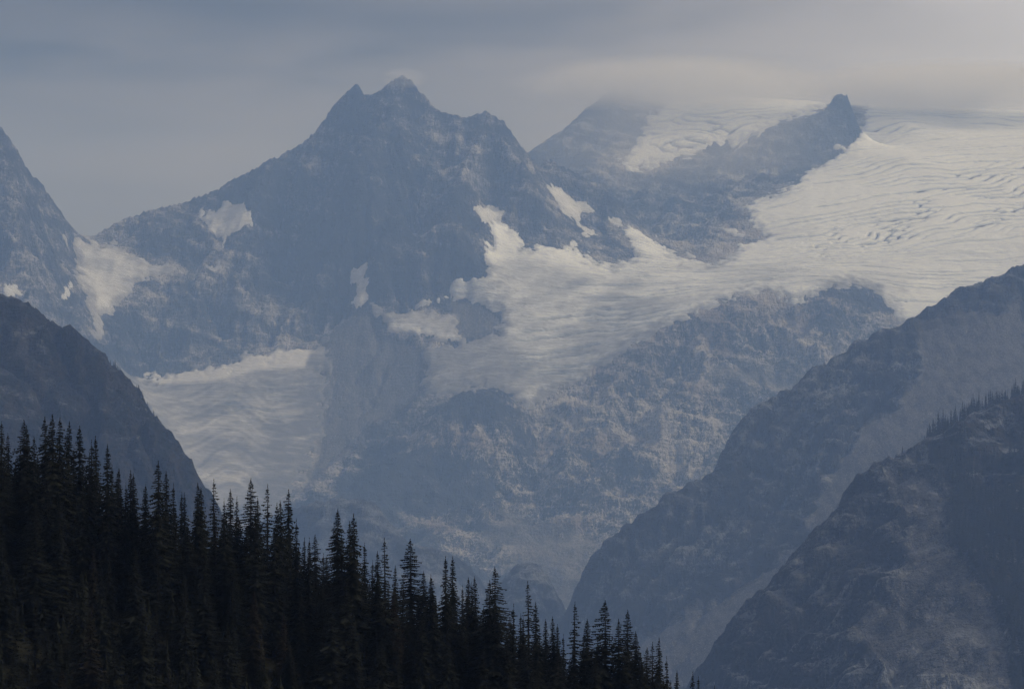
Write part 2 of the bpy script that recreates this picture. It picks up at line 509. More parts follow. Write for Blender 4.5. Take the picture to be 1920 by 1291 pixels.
# ---- the high massif: peak, col, left peak, far ridge, tower rib and the bed of the glaciers
crest_main = ramp_depth([(170, 447, 8000), (200, 428, 8030), (235, 412, 8060), (300, 390, 8110), (350, 377, 8150), (400, 362, 8190), (425, 343, 8200), (470, 322, 8230),
    (500, 305, 8250), (540, 285, 8270), (575, 262, 8280), (600, 235, 8290), (625, 200, 8300), (640, 182, 8300), (655, 170, 8300), (668, 160, 8300), (676, 170, 8300), (684, 186, 8300), (692, 183, 8300),
    (700, 178, 8300), (712, 172, 8300), (725, 159, 8300), (740, 149, 8300), (755, 142, 8300), (772, 152, 8300), (783, 170, 8300), (790, 188, 8300), (801, 190, 8300), (810, 204, 8300),
    (820, 215, 8300), (835, 218, 8300), (860, 218, 8310), (872, 222, 8320), (890, 216, 8330), (910, 210, 8340), (926, 218, 8340), (945, 228, 8340), (958, 245, 8330), (972, 268, 8320), (983, 276, 8310),
    (990, 296, 8290), (1000, 318, 8270), (1012, 345, 8240), (1040, 390, 8190), (1070, 430, 8120), (1085, 455, 8060)], 0, 0)
crest_spur = [(1005, 325, 8420), (1012, 312, 8430), (1020, 301, 8440), (1035, 299, 8450), (1048, 312, 8450), (1062, 320, 8450), (1085, 330, 8450), (1105, 345, 8450), (1130, 348, 8450),
    (1140, 366, 8440), (1160, 382, 8430), (1185, 398, 8400), (1210, 422, 8370), (1226, 445, 8330), (1262, 470, 8240)]
crest_left = [(-260, -60, 7300), (-160, 40, 7400), (-80, 130, 7450), (0, 238, 7560), (25, 270, 7620), (50, 315, 7700), (80, 350, 7760), (100, 376, 7800), (118, 408, 7850), (128, 430, 7880), (145, 440, 7950), (170, 447, 8000)]
crest_far = [(960, 310, 9700), (985, 288, 9700), (1010, 272, 9800), (1042, 250, 9900), (1060, 240, 10000), (1082, 220, 10100), (1097, 204, 10200), (1120, 194, 10300), (1160, 186, 10400), (1220, 184, 10500), (1300, 188, 10500),
    (1400, 194, 10500), (1500, 199, 10450), (1560, 203, 10400), (1620, 203, 10300), (1700, 203, 10250), (1800, 208, 10250), (1920, 212, 10250), (2060, 215, 10250), (2200, 215, 10250)]
crest_rib = [(1365, 285, 9480), (1385, 272, 9480), (1410, 254, 9480), (1440, 240, 9480), (1465, 231, 9480), (1490, 222, 9470), (1512, 221, 9460), (1525, 214, 9450), (1545, 206, 9440), (1558, 200, 9430),
    (1561, 186, 9430), (1566, 179, 9430), (1578, 178, 9430), (1590, 181, 9430), (1595, 195, 9430), (1602, 215, 9430), (1608, 235, 9420), (1612, 246, 9400)]
face = [
    # left peak
    (-200, 300, 7150), (-60, 330, 7350), (0, 400, 7350), (60, 430, 7450), (100, 470, 7600), (-100, 500, 7000), (0, 520, 7150), (70, 540, 7280), (130, 530, 7480), (-200, 700, 6500), (0, 640, 6850), (100, 620, 7050), (160, 640, 7180), (80, 740, 6750), (180, 740, 7000), (-100, 800, 6450),
    # col snowfield
    (150, 448, 7960), (215, 460, 7960), (150, 500, 7750), (220, 500, 7780), (290, 500, 7850), (200, 560, 7600), (185, 600, 7450), (180, 640, 7330),
    # main face
    (250, 440, 7960), (330, 430, 7980), (420, 420, 8020), (480, 340, 8170), (560, 320, 8150), (640, 300, 8070), (655, 220, 8230), (690, 230, 8220), (720, 230, 8190), (700, 300, 8040), (760, 280, 8120), (800, 300, 8100), (880, 300, 8150), (950, 300, 8190),
    (500, 420, 7980), (560, 420, 7930), (640, 400, 7880), (700, 400, 7850), (760, 400, 7830), (830, 400, 7850), (868, 385, 7880), (868, 440, 7780), (985, 380, 8050), (960, 400, 8020), (1030, 440, 8030), (1000, 440, 8000),
    (330, 500, 7850), (400, 500, 7840), (480, 500, 7820), (560, 500, 7780), (640, 500, 7740), (700, 500, 7710), (760, 500, 7690), (830, 500, 7690), (885, 490, 7700),
    (260, 560, 7680), (340, 600, 7640), (420, 600, 7640), (500, 590, 7660), (580, 590, 7660), (640, 580, 7640),
    (250, 640, 7530), (320, 660, 7530), (420, 650, 7550), (500, 630, 7580), (590, 620, 7610),
    (240, 702, 7440), (320, 702, 7440), (400, 686, 7460), (460, 668, 7490), (520, 657, 7510), (600, 642, 7560),
    # bench above the moraine
    (672, 560, 7640), (705, 575, 7620), (740, 560, 7650), (785, 565, 7640), (840, 545, 7680), (905, 500, 7780), (918, 460, 7880), (930, 422, 7990), (910, 400, 8070), (900, 360, 8130),
    # small snow shelf on the spur
    (1040, 352, 8330), (1070, 385, 8290), (1100, 405, 8280), (1110, 435, 8200), (1150, 450, 8180), (1150, 410, 8300), (1190, 440, 8260), (1170, 480, 8080), (1120, 480, 8040),
    # glacier bed
    (985, 470, 7900), (1060, 470, 7980), (1100, 500, 7900), (1200, 470, 8120), (1280, 488, 8080), (1345, 497, 8080), (1430, 448, 8350), (1420, 405, 8550), (1480, 360, 8800), (1560, 305, 9200), (1615, 262, 9380),
    (1700, 240, 9650), (1800, 240, 9750), (1920, 245, 9750), (2060, 245, 9750), (1700, 300, 9100), (1800, 320, 9050), (1920, 330, 9050), (2060, 330, 9050), (1560, 400, 8550), (1700, 390, 8600), (1820, 380, 8700), (1920, 400, 8650), (2060, 400, 8600),
    (1500, 470, 8180), (1650, 460, 8250), (1800, 460, 8250), (1920, 480, 8150), (2060, 480, 8100), (1750, 530, 7900), (1920, 570, 7700), (1700, 590, 7680), (1800, 640, 7400), (2060, 640, 7300),
    (1150, 560, 7700), (1250, 540, 7780), (1350, 530, 7820), (1050, 560, 7680), (950, 560, 7650), (880, 545, 7680), (900, 600, 7560), (960, 640, 7470), (1050, 640, 7480), (1150, 620, 7520),
    (850, 620, 7500), (800, 660, 7420), (870, 690, 7380), (960, 700, 7340), (1050, 700, 7330), (990, 755, 7200), (1080, 718, 7290),
    # moraine
    (640, 640, 7520), (700, 620, 7540), (760, 620, 7530), (620, 720, 7380), (700, 700, 7400), (760, 700, 7380), (620, 800, 7200), (700, 790, 7210), (770, 750, 7290), (560, 900, 6900), (640, 880, 6980),
    # lower glacier bed
    (280, 740, 7320), (400, 730, 7340), (500, 710, 7390), (570, 690, 7430), (320, 820, 7080), (420, 800, 7150), (520, 790, 7200), (400, 880, 6900), (480, 870, 6960), (420, 960, 6680), (520, 950, 6720), (300, 900, 6800),
    # slabs
    (780, 830, 7050), (700, 880, 6930), (990, 790, 7110), (1100, 760, 7200), (1160, 700, 7300), (1230, 640, 7420), (1300, 605, 7480), (1370, 568, 7570), (1440, 550, 7660), (1490, 580, 7600), (1530, 552, 7660), (1590, 535, 7720), (1640, 555, 7700), (1680, 600, 7660),
    (1200, 740, 7190), (1300, 690, 7290), (1400, 640, 7400), (1490, 650, 7400), (1550, 620, 7480), (1620, 640, 7480), (1500, 690, 7300), (1400, 720, 7200), (1440, 760, 7080), (1300, 780, 7060), (1200, 820, 6960), (1100, 830, 6950), (1000, 840, 6960),
    (1350, 830, 6930), (1250, 900, 6780), (1150, 920, 6720), (1050, 920, 6720), (960, 900, 6800), (860, 890, 6800), (780, 920, 6730), (700, 960, 6600), (880, 960, 6620), (980, 990, 6520), (1080, 1000, 6500), (1180, 1000, 6480), (800, 1020, 6420), (900, 1050, 6330), (1000, 1070, 6250), (1060, 1120, 6080), (1100, 1080, 6220), (1300, 1000, 6450),
    (1500, 850, 6900), (1700, 750, 7100), (1900, 760, 7000), (1700, 1000, 6300), (2060, 900, 6600), (600, 1000, 6450), (400, 1050, 6300), (200, 900, 6600), (0, 1000, 6200), (-200, 1000, 6100),
    (0, 1300, 5500), (500, 1300, 5500), (1000, 1300, 5500), (1500, 1300, 5500), (2000, 1300, 5500), (-250, 1300, 5500), (2250, 1300, 5500), (2250, 700, 7000),
    # hidden ground behind the left end of the far ridge
    (985, 330, 10000), (1000, 315, 10100), (1040, 295, 10300), (960, 380, 10300), (1000, 360, 10600), (1060, 330, 10700), (900, 400, 10000), (930, 360, 9800), (1020, 300, 10050), (1060, 270, 10300), (1080, 260, 10500), (1100, 250, 10700), (860, 420, 9600), (860, 420, 10600),
    # far ridge face, hanging glacier, rib face
    (1010, 320, 9400), (1060, 290, 9600), (1120, 260, 9750), (1180, 240, 9850), (1080, 340, 9200), (1150, 320, 9350), (1175, 312, 9420), (1210, 235, 9900), (1280, 220, 9950), (1360, 220, 9950), (1450, 215, 9950), (1530, 205, 10000), (1250, 270, 9650), (1330, 262, 9680), (1400, 245, 9750), (1560, 212, 9800),
    (1200, 322, 9420), (1260, 308, 9450), (1310, 298, 9470), (1160, 370, 9050), (1220, 380, 8950), (1300, 340, 9200), (1380, 320, 9270), (1460, 290, 9330), (1520, 270, 9370), (1230, 425, 8700), (1300, 400, 8800), (1370, 370, 8900), (1440, 340, 9050), (1500, 318, 9150), (1540, 300, 9230), (1570, 230, 9400), (1590, 240, 9395), (1575, 275, 9300), (1250, 450, 8400), (1300, 455, 8330), (1340, 430, 8450), (1385, 405, 8600), (1420, 440, 8380), (1370, 465, 8280), (1300, 488, 8110), (1350, 492, 8110)]
lines = [
    # spurs (near) and gullies (far) of the main face
    [(745, 170, 8280), (735, 200, 8215), (715, 255, 8110), (692, 310, 8010), (668, 370, 7900), (645, 430, 7810), (625, 490, 7740)],
    [(668, 190, 8285), (648, 230, 8260), (610, 320, 8190), (575, 400, 8080), (555, 480, 7940), (548, 560, 7760)],
    [(790, 210, 8290), (798, 270, 8200), (792, 340, 8090), (775, 420, 7960), (765, 480, 7800)],
    [(905, 235, 8290), (890, 280, 8190), (872, 340, 7960), (858, 365, 7880), (845, 400, 7830), (838, 450, 7760)],
    [(830, 235, 8290), (838, 300, 8190), (840, 345, 8090)],
    [(520, 305, 8200), (500, 350, 8100), (470, 420, 7960), (450, 480, 7850), (440, 540, 7740)],
    [(545, 300, 8250), (535, 360, 8190), (520, 440, 8060)],
    [(360, 400, 8110), (345, 450, 7960), (350, 520, 7800), (330, 580, 7660)],
    [(700, 440, 7800), (720, 500, 7680), (735, 540, 7640)], [(655, 470, 7760), (672, 510, 7740)],
    [(960, 290, 8210), (1000, 370, 8090), (1040, 430, 8010)], [(935, 330, 8180), (950, 380, 8090)],
    [(20, 300, 7520), (40, 380, 7380), (50, 460, 7240), (60, 560, 7060)], [(90, 420, 7700), (110, 480, 7620)],
    # ribs of the slabs
    [(1240, 622, 7430), (1190, 700, 7230), (1150, 770, 7060), (1110, 850, 6870), (1080, 930, 6650)],
    [(1400, 560, 7590), (1340, 650, 7340), (1300, 730, 7120), (1260, 810, 6920), (1230, 880, 6760)],
    [(1270, 640, 7440), (1250, 720, 7270), (1210, 790, 7090)], [(1480, 590, 7600), (1470, 660, 7420), (1430, 730, 7240)],
    [(1590, 540, 7710), (1560, 600, 7510), (1530, 660, 7350)], [(1530, 560, 7660), (1515, 620, 7480)],
    [(1000, 770, 7190), (1005, 830, 7050), (1010, 900, 6880), (1000, 970, 6650)],
    [(1060, 760, 7180), (1040, 830, 6960), (1045, 900, 6740)],
    # far rib
    [(1440, 245, 9460), (1400, 300, 9330), (1370, 350, 9050)], [(1300, 310, 9440), (1270, 370, 9080)], [(1510, 235, 9440), (1480, 290, 9290)]]
dome = [(790, 815, 6960), (812, 780, 7000), (840, 750, 7030), (868, 733, 7050), (900, 727, 7060), (935, 733, 7060), (962, 748, 7060), (985, 772, 7050), (994, 800, 7020)]
face += [(860, 780, 6960), (930, 780, 6960), (960, 800, 6960), (900, 840, 6880), (840, 840, 6900), (960, 870, 6850)]
for ln in lines: face += resample(ln, 22)
crests = [dict(p=dome, back=((70, 18),)), dict(p=crest_main), dict(p=crest_spur, back=((90, 110), (300, 260))), dict(p=crest_left, back=((120, 160), (400, 450))),
          dict(p=crest_far, step=24, back=((300, 60), (900, 400))), dict(p=crest_rib, step=8, back=((60, 45), (160, 60)))]
high = Field('mountain', (-2350, 2350), (5500, 11100), 6.0, 6.5, crests, face)

GL = {}
GL['main'] = [(1990, 195), (1900, 195), (1760, 190), (1626, 190), (1617, 240), (1606, 262), (1578, 284), (1560, 297), (1515, 325), (1490, 345), (1470, 358), (1420, 375), (1397, 388), (1403, 405), (1420, 430), (1436, 447),
    (1410, 452), (1388, 460), (1372, 478), (1345, 494), (1310, 492), (1285, 486), (1255, 468), (1225, 450), (1200, 437), (1180, 429), (1168, 431), (1176, 452), (1187, 478), (1150, 497), (1110, 490), (1086, 470), (1076, 456), (1060, 462),
    (1040, 459), (1000, 460), (986, 466), (975, 442), (960, 430), (940, 419), (920, 420), (914, 435), (918, 455), (903, 490), (915, 511), (905, 515), (880, 525), (852, 530), (838, 546), (852, 557), (872, 562), (896, 568), (930, 584),
    (946, 600), (935, 622), (870, 640), (830, 646), (792, 660), (802, 690), (788, 712), (800, 745), (830, 741), (870, 732), (920, 728), (950, 736), (972, 752), (990, 768), (1010, 756), (1035, 735), (1075, 722), (1110, 700), (1150, 675),
    (1200, 640), (1240, 616), (1300, 591), (1340, 576), (1370, 562), (1400, 555), (1440, 547), (1462, 553), (1488, 574), (1530, 551), (1560, 538), (1600, 535), (1640, 545), (1652, 562), (1680, 590), (1692, 608), (1730, 640), (1990, 640)]
GL['hang'] = [(1172, 320), (1163, 306), (1185, 280), (1205, 250), (1212, 222), (1240, 200), (1300, 180), (1400, 170), (1500, 170), (1545, 180), (1548, 200), (1525, 212), (1490, 221), (1465, 230), (1440, 240), (1408, 256), (1392, 270), (1376, 279), (1366, 268), (1340, 270), (1302, 289), (1282, 301), (1270, 293), (1240, 308), (1200, 316)]
GL['col'] = [(120, 442), (145, 447), (175, 455), (215, 458), (240, 475), (255, 485), (300, 494), (326, 504), (297, 518), (270, 530), (246, 540), (236, 560), (216, 581), (196, 590), (190, 601), (184, 632), (175, 640), (177, 610), (174, 590), (164, 570), (148, 530), (137, 505), (143, 490), (130, 465)]
GL['lower'] = [(225, 693), (250, 705), (300, 706), (330, 700), (350, 692), (395, 681), (415, 687), (435, 680), (455, 668), (500, 660), (545, 652), (560, 650), (598, 646), (614, 632), (619, 650), (612, 700), (605, 780), (596, 840), (560, 900), (540, 930), (520, 965), (380, 965), (340, 880), (280, 800), (240, 740)]
GL['shelf'] = [(698, 570), (720, 576), (752, 588), (780, 582), (800, 580), (840, 590), (860, 604), (858, 626), (862, 640), (820, 636), (780, 627), (735, 622), (708, 600)]
GL['tongue'] = [(782, 567), (806, 558), (832, 551), (842, 557), (822, 565), (800, 573), (784, 573)]
GL['p_face'] = [(374, 405), (400, 390), (425, 381), (455, 385), (470, 398), (472, 416), (452, 430), (436, 440), (427, 452), (416, 465), (412, 447), (395, 430), (376, 418)]
GL['p_small'] = [(387, 502), (400, 500), (410, 494), (421, 500), (416, 507), (395, 507)]
GL['p_gully'] = [(658, 501), (690, 492), (688, 512), (684, 540), (685, 556), (665, 571), (659, 568), (668, 545), (660, 520)]
GL['p_upper'] = [(887, 387), (905, 388), (925, 384), (941, 400), (936, 417), (906, 413), (890, 401)]
GL['p_spur'] = [(1024, 345), (1040, 350), (1056, 349), (1065, 365), (1100, 384), (1113, 397), (1094, 400), (1086, 406), (1096, 425), (1119, 441), (1094, 433), (1074, 415), (1050, 386), (1034, 365)]
GL['p_sliver'] = [(1146, 407), (1165, 414), (1169, 423), (1154, 418)]
GL['p_square'] = [(5, 541), (15, 538), (40, 539), (41, 555), (20, 558), (7, 550)]
GL['p_stair'] = [(105, 561), (119, 549), (128, 530), (139, 531), (134, 545), (131, 558), (115, 565)]
GL['p_knob'] = [(1354, 427), (1376, 430), (1401, 443), (1386, 448), (1364, 441)]
GL['p_foot'] = [(1291, 473), (1304, 480), (1296, 487)]
GL['p_tower'] = [(1565, 262), (1573, 268), (1568, 282), (1563, 276)]

RNG = dict(main=(7000, 10260), hang=(9380, 10560), col=(7250, 8150), lower=(6500, 7700), shelf=(7300, 7800), tongue=(7400, 7900), p_face=(7700, 8200), p_small=(7600, 8000), p_gully=(7450, 7850), p_upper=(7850, 8250),
           p_spur=(8100, 8440), p_sliver=(8150, 8400), p_square=(6800, 7500), p_stair=(7000, 7700), p_knob=(8100, 8600), p_foot=(7950, 8300), p_tower=(9200, 9420))
SD0 = {}
icy = np.zeros(high.X.shape)
for k, poly in GL.items():
    s = poly_sdf(high.U, high.V, poly)
    s = np.where((high.Y > RNG[k][0]) & (high.Y < RNG[k][1]), s, -60.0)
    SD0[k] = s
    icy = np.maximum(icy, sstep(-55 if k in ('main', 'hang', 'lower', 'col') else -22, 5, s))
mor = high.mask([(610, 640), (660, 580), (700, 590), (715, 625), (800, 650), (790, 740), (700, 800), (640, 860), (560, 930), (590, 850), (612, 700)], 14, 6700, 7750, 8)
mor2 = high.mask([(850, 560), (900, 565), (945, 600), (930, 625), (860, 635)], 8, 7300, 7800, 4)
sc_low = high.mask([(950, 960), (1120, 1000), (1100, 1180), (960, 1060), (900, 1010)], 30, 5600, 6800, 15)
sc_pocket = high.mask([(1330, 690), (1420, 690), (1510, 705), (1480, 735), (1380, 725), (1320, 712)], 14, 6900, 7600, 8)
scree_high = np.clip(mor + mor2 + 0.8 * sc_low + 0.7 * sc_pocket, 0, 1)
smooth_high = np.clip(icy + 0.8 * scree_high, 0, 0.97)
warm_edge = high.mask([(1080, 700), (1240, 605), (1420, 545), (1640, 540), (1600, 590), (1420, 620), (1260, 680), (1120, 740)], 20, 6900, 8000, 20)
slab = high.mask([(960, 780), (1080, 730), (1240, 620), (1400, 555), (1600, 535), (1700, 610), (1620, 680), (1500, 720), (1480, 770), (1380, 830), (1320, 920), (1200, 990), (1150, 1070), (900, 1060), (780, 1000), (800, 850), (850, 790)], 40, 5800, 8000, 20)
ribpale = high.mask([(1230, 425), (1300, 400), (1390, 370), (1430, 445), (1350, 495), (1270, 480)], 16, 7900, 9000, 8)
pale_high = np.clip(0.16 + 0.80 * slab + 0.55 * ribpale + 0.3 * fbm(high.X / 400, high.Y / 400, 4, 77), 0, 1.25)
ero = erode(high, 10.0, 0.05, 8, 60.0, 300)
terrain_noise(high, 12.0, 11.0, smooth_high, 11, gl=(110.0, 380.0), crest_keep=0.06, crest_w=120.0, jag=4.5, ero=ero, ero_gain=2.6)
Zbed = high.Z.copy()
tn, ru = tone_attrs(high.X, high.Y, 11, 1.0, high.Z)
# dark buttress and slab rock; shade of main face and cliffs painted into tone
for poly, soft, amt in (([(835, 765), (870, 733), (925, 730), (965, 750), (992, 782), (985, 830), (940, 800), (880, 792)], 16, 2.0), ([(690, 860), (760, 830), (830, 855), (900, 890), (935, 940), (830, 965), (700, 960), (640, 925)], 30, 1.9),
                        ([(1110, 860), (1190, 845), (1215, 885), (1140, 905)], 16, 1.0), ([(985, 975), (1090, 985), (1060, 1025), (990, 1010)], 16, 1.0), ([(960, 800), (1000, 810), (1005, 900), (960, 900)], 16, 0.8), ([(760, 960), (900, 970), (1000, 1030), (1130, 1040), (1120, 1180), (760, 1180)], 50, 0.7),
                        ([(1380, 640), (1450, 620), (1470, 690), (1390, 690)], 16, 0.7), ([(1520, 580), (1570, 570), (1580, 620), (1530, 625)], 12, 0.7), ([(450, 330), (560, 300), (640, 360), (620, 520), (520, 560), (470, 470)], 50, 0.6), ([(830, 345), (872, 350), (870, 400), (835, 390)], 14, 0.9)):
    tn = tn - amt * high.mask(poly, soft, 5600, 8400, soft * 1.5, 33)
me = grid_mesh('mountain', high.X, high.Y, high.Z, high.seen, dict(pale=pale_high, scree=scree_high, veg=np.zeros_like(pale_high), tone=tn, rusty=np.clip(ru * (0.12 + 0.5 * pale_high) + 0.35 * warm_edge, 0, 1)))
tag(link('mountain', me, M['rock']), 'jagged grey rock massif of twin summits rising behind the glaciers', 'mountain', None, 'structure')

# ---- glaciers and snow patches: bodies of ice that lie in the bed and thin out at their margins
def ice_body(name, key, label, cat, mat, step, thick, dirt_fn=None, crack_fn=None, group=None, wob=15.0, kind=None):
    sd = SD0[key]
    m = sd > -20
    x0, x1 = high.X[m].min() - 20, high.X[m].max() + 20
    y0, y1 = high.Y[m].min() - 20, high.Y[m].max() + 20
    X, Y = np.meshgrid(np.arange(x0, x1 + step, step), np.arange(y0, y1 + step, step))
    zb = high.sample(X, Y, Zbed)
    s = high.sample(X, Y, sd)
    s = s + wob * fbm(X / 60, Y / 75, 4, 40) + 1.2 * wob * fbm(X / 22, Y / 34, 4, 41, 0.6)
    t = thick * (1 - np.exp(-np.maximum(s, 0) / 7.0)) + np.minimum(s, 0) * 0.9
    U = 960 + X / Y * F; V = HV - zb / Y * F
    dirt = dirt_fn(X, Y, U, V) if dirt_fn else np.full(X.shape, 0.15)
    crack = crack_fn(X, Y, U, V) if crack_fn else np.zeros(X.shape)
    inner = sstep(2, 14, s)
    dirt = dirt + 0.5 * (1 - sstep(0, 22, s))
    crack = crack * inner
    Z = zb + t + 2.0 * fbm(X / 45, Y / 45, 4, 42) * inner - 11.0 * crack
    me = grid_mesh(name, X, Y, Z, s > -6, dict(dirt=dirt, crack=crack))
    o = link(name, me, mat)
    tag(o, label, cat, group, kind)
    return o

def pm(U, V, poly, soft):
    return sstep(-soft, soft, poly_sdf(U, V, poly))

def crack_lines(X, Y, ang, across, along, thr, seed):
    """open crevasses: thin long gaps running at angle ang (radians from +X)"""
    c, s = math.cos(ang), math.sin(ang)
    a = X * c + Y * s; b = -X * s + Y * c
    b = b + 22 * fbm(X / 160, Y / 160, 3, seed + 9)
    ph = b / across + 0.9 * perlin(a / (along * 0.8), b / (across * 5), seed + 3)
    row = np.floor(ph)
    n = 1 - np.abs(ph - row - 0.5) * 2                       # 1 on the middle of each row
    g = perlin(a / along + row * 7.31, row * 3.7 + 0.5, seed + 5)  # each row opens and closes along its length
    wid = sstep(thr - 0.72, thr - 0.25, g)
    return sstep(0.0, 0.25, n - 1 + 0.42 * wid) * sstep(0.02, 0.2, wid)

def main_dirt(X, Y, U, V):
    d = 0.14 + 0.16 * sstep(1420, 1050, U) * sstep(455, 520, V) + 0.14 * sstep(540, 700, V)
    d += 0.14 * sstep(1300, 900, U) * sstep(520, 640, V) + 0.22 * fbm(X / 50, Y / 80, 4, 74, 0.6) * sstep(480, 560, V)
    d += 0.22 * pm(U, V, [(780, 620), (1000, 580), (1150, 520), (1180, 500), (1230, 620), (1100, 700), (1000, 780), (780, 760)], 60)
    d += 0.22 * pm(U, V, [(850, 540), (980, 480), (1110, 520), (1060, 590), (900, 575)], 25)
    d += 0.24 * pm(U, V, [(930, 480), (1000, 480), (1120, 530), (1050, 570), (950, 585), (900, 560)], 25)
    d += 0.35 * pm(U, V, [(790, 640), (930, 620), (1000, 690), (980, 740), (790, 750)], 30)
    d += 0.34 * pm(U, V, [(1180, 490), (1500, 500), (1700, 520), (1700, 600), (1500, 545), (1300, 590), (1100, 700), (1000, 750), (1080, 600)], 40)
    d += 0.22 * pm(U, V, [(1430, 400), (1510, 390), (1520, 440), (1440, 460)], 20)
    d += 0.18 * pm(U, V, [(1250, 490), (1480, 470), (1990, 440), (1990, 600), (1400, 560)], 40)
    d -= 0.1 * pm(U, V, [(1500, 330), (1640, 250), (1990, 230), (1990, 330), (1600, 360)], 40)
    # dust bands bent by the flow
    s_ = (V - 0.0009 * (U - 1300) ** 2 * np.sign(1300 - U) * 0.0 + 0.35 * U + 30 * fbm(X / 300, Y / 300, 3, 68))
    d += 0.06 * np.sin(s_ / 5.0) * pm(U, V, [(850, 500), (1150, 510), (1300, 500), (1350, 570), (1000, 760), (790, 740), (800, 650)], 30)
    return d

def main_crack(X, Y, U, V):
    c1 = crack_lines(X, Y, 0.42, 40.0, 320.0, 0.40, 60) * pm(U, V, [(1440, 390), (1600, 280), (1990, 265), (1990, 440), (1700, 470), (1450, 470)], 40) * 0.75
    c2 = crack_lines(X, Y, 0.75, 30.0, 200.0, 0.40, 61) * pm(U, V, [(1640, 420), (1820, 320), (1990, 300), (1990, 400), (1820, 440), (1650, 470)], 30)
    c3 = crack_lines(X, Y, 0.10, 27.0, 260.0, 0.36, 62) * pm(U, V, [(1000, 560), (1140, 520), (1300, 500), (1600, 490), (1990, 480), (1990, 640), (1500, 570), (1250, 640), (1050, 720), (960, 700)], 30) * 0.7
    c4 = crack_lines(X, Y, -0.35, 24.0, 120.0, 0.45, 63) * pm(U, V, [(1180, 440), (1260, 480), (1200, 540), (1120, 520)], 20) * 0.5
    c5 = crack_lines(X, Y, 0.1, 50.0, 200.0, 0.5, 64) * pm(U, V, [(1620, 205), (1990, 210), (1990, 240), (1620, 255)], 8) * 0.6
    c6 = crack_lines(X, Y, 0.55, 26.0, 60.0, 0.45, 65) * pm(U, V, [(1540, 430), (1700, 420), (1700, 470), (1560, 485), (1500, 470)], 20) * 0.9
    return np.maximum.reduce([c1, c2, c3, c4, c5, c6])

def hang_crack(X, Y, U, V):
    a = crack_lines(X, Y, 0.3, 55.0, 180.0, 0.45, 66)
    b = crack_lines(X, Y, -0.5, 50.0, 120.0, 0.5, 67)
    return np.maximum(a, b) * pm(U, V, [(1200, 240), (1330, 205), (1460, 205), (1420, 250), (1330, 280), (1240, 300)], 20) * 0.85

def lower_dirt(X, Y, U, V):
    d = np.full(X.shape, 0.92)
    d -= 1.1 * pm(U, V, [(230, 690), (330, 705), (440, 682), (520, 660), (580, 655), (570, 690), (480, 695), (400, 715), (300, 722)], 9)
    # flow bands that sag and bend round the basin
    bend = 26 * np.exp(-((U - 425) / 45.0) ** 2) - 34 * sstep(440, 520, U)
    s_ = V + 0.16 * (U - 420) + bend + 16 * fbm(X / 260, Y / 260, 3, 70)
    inside = pm(U, V, [(290, 735), (600, 690), (605, 860), (480, 940), (360, 900)], 20)
    d += inside * (0.06 * np.sin(s_ / 6.5) + 0.08 * np.sin(s_ / 2.6 + 1.0) + 0.05 * np.sin(s_ / 1.7) + 0.08 * np.sin(s_ / 15.0))
    d += 0.45 * fbm(X / 60, Y / 90, 5, 73, 0.65)
    d += 0.22 * pm(U, V, [(570, 690), (620, 690), (610, 900), (500, 980), (400, 980), (480, 900)], 40)
    return d

def lower_crack(X, Y, U, V):
    return crack_lines(X, Y, 0.1, 22.0, 110.0, 0.45, 71) * pm(U, V, [(420, 735), (540, 720), (540, 790), (420, 800)], 20) * 0.6

ice_body('glacier', 'main', 'broad crevassed glacier flowing down past the tower and over the pale slabs', 'glacier', M['ice'], 5.0, 6.5, main_dirt, main_crack)
ice_body('glacier', 'hang', 'hanging glacier high on the cloudy ridge above the rock rib', 'glacier', M['ice'], 6.0, 8.0, None, hang_crack)
ice_body('glacier', 'lower', 'grey banded glacier lying in the basin under the main cliff', 'glacier', M['grey_ice'], 5.0, 6.0, lower_dirt, lower_crack, None, 26.0)
ice_body('snowfield', 'col', 'wedge of grey snow hanging below the low col', 'snowfield', M['snow'], 5.0, 9.0, lambda X, Y, U, V: np.full(X.shape, 0.6) + 0.4 * fbm(X / 30, Y / 120, 3, 72))
ice_body('snowfield', 'shelf', 'dirty snow strip lying on the moraine shelf below the cliff', 'snowfield', M['snow'], 5.0, 6.0, lambda X, Y, U, V: np.full(X.shape, 0.75) - 0.75 * pm(U, V, [(740, 605), (850, 630), (860, 640), (780, 625), (730, 615)], 6))
for key, label in (('tongue', 'thin white snow tongue tapering left along the foot of the cliff'), ('p_face', 'pale three-pointed snow patch high on the left shoulder of the main mountain'),
                   ('p_small', 'tiny white snow patch on a ledge below the three-pointed patch'), ('p_gully', 'upright narrow snow patch in the gully beside the moraine'),
                   ('p_upper', 'small broken snow patch at the head of the snow gully right of the summit'), ('p_spur', 'bright slanting snow patch below the small rock towers of the spur'),
                   ('p_sliver', 'slim snow sliver on the spur between the slanting patch and the glacier'), ('p_square', 'small squarish snow patch on the flank of the left peak'),
                   ('p_stair', 'stepped snow patch on the left peak beside the col snowfield'), ('p_knob', 'small snow patch behind the rounded rock knob at the glacier edge'),
                   ('p_foot', 'tiny snow patch at the foot of the rock rib'), ('p_tower', 'tiny snow fleck at the foot of the rock tower')):
    ice_body('snow_patch', key, label, 'snow patch', M['snow'], 2.8, 4.0, None, None, 'snow patches on the mountain', 11.0)

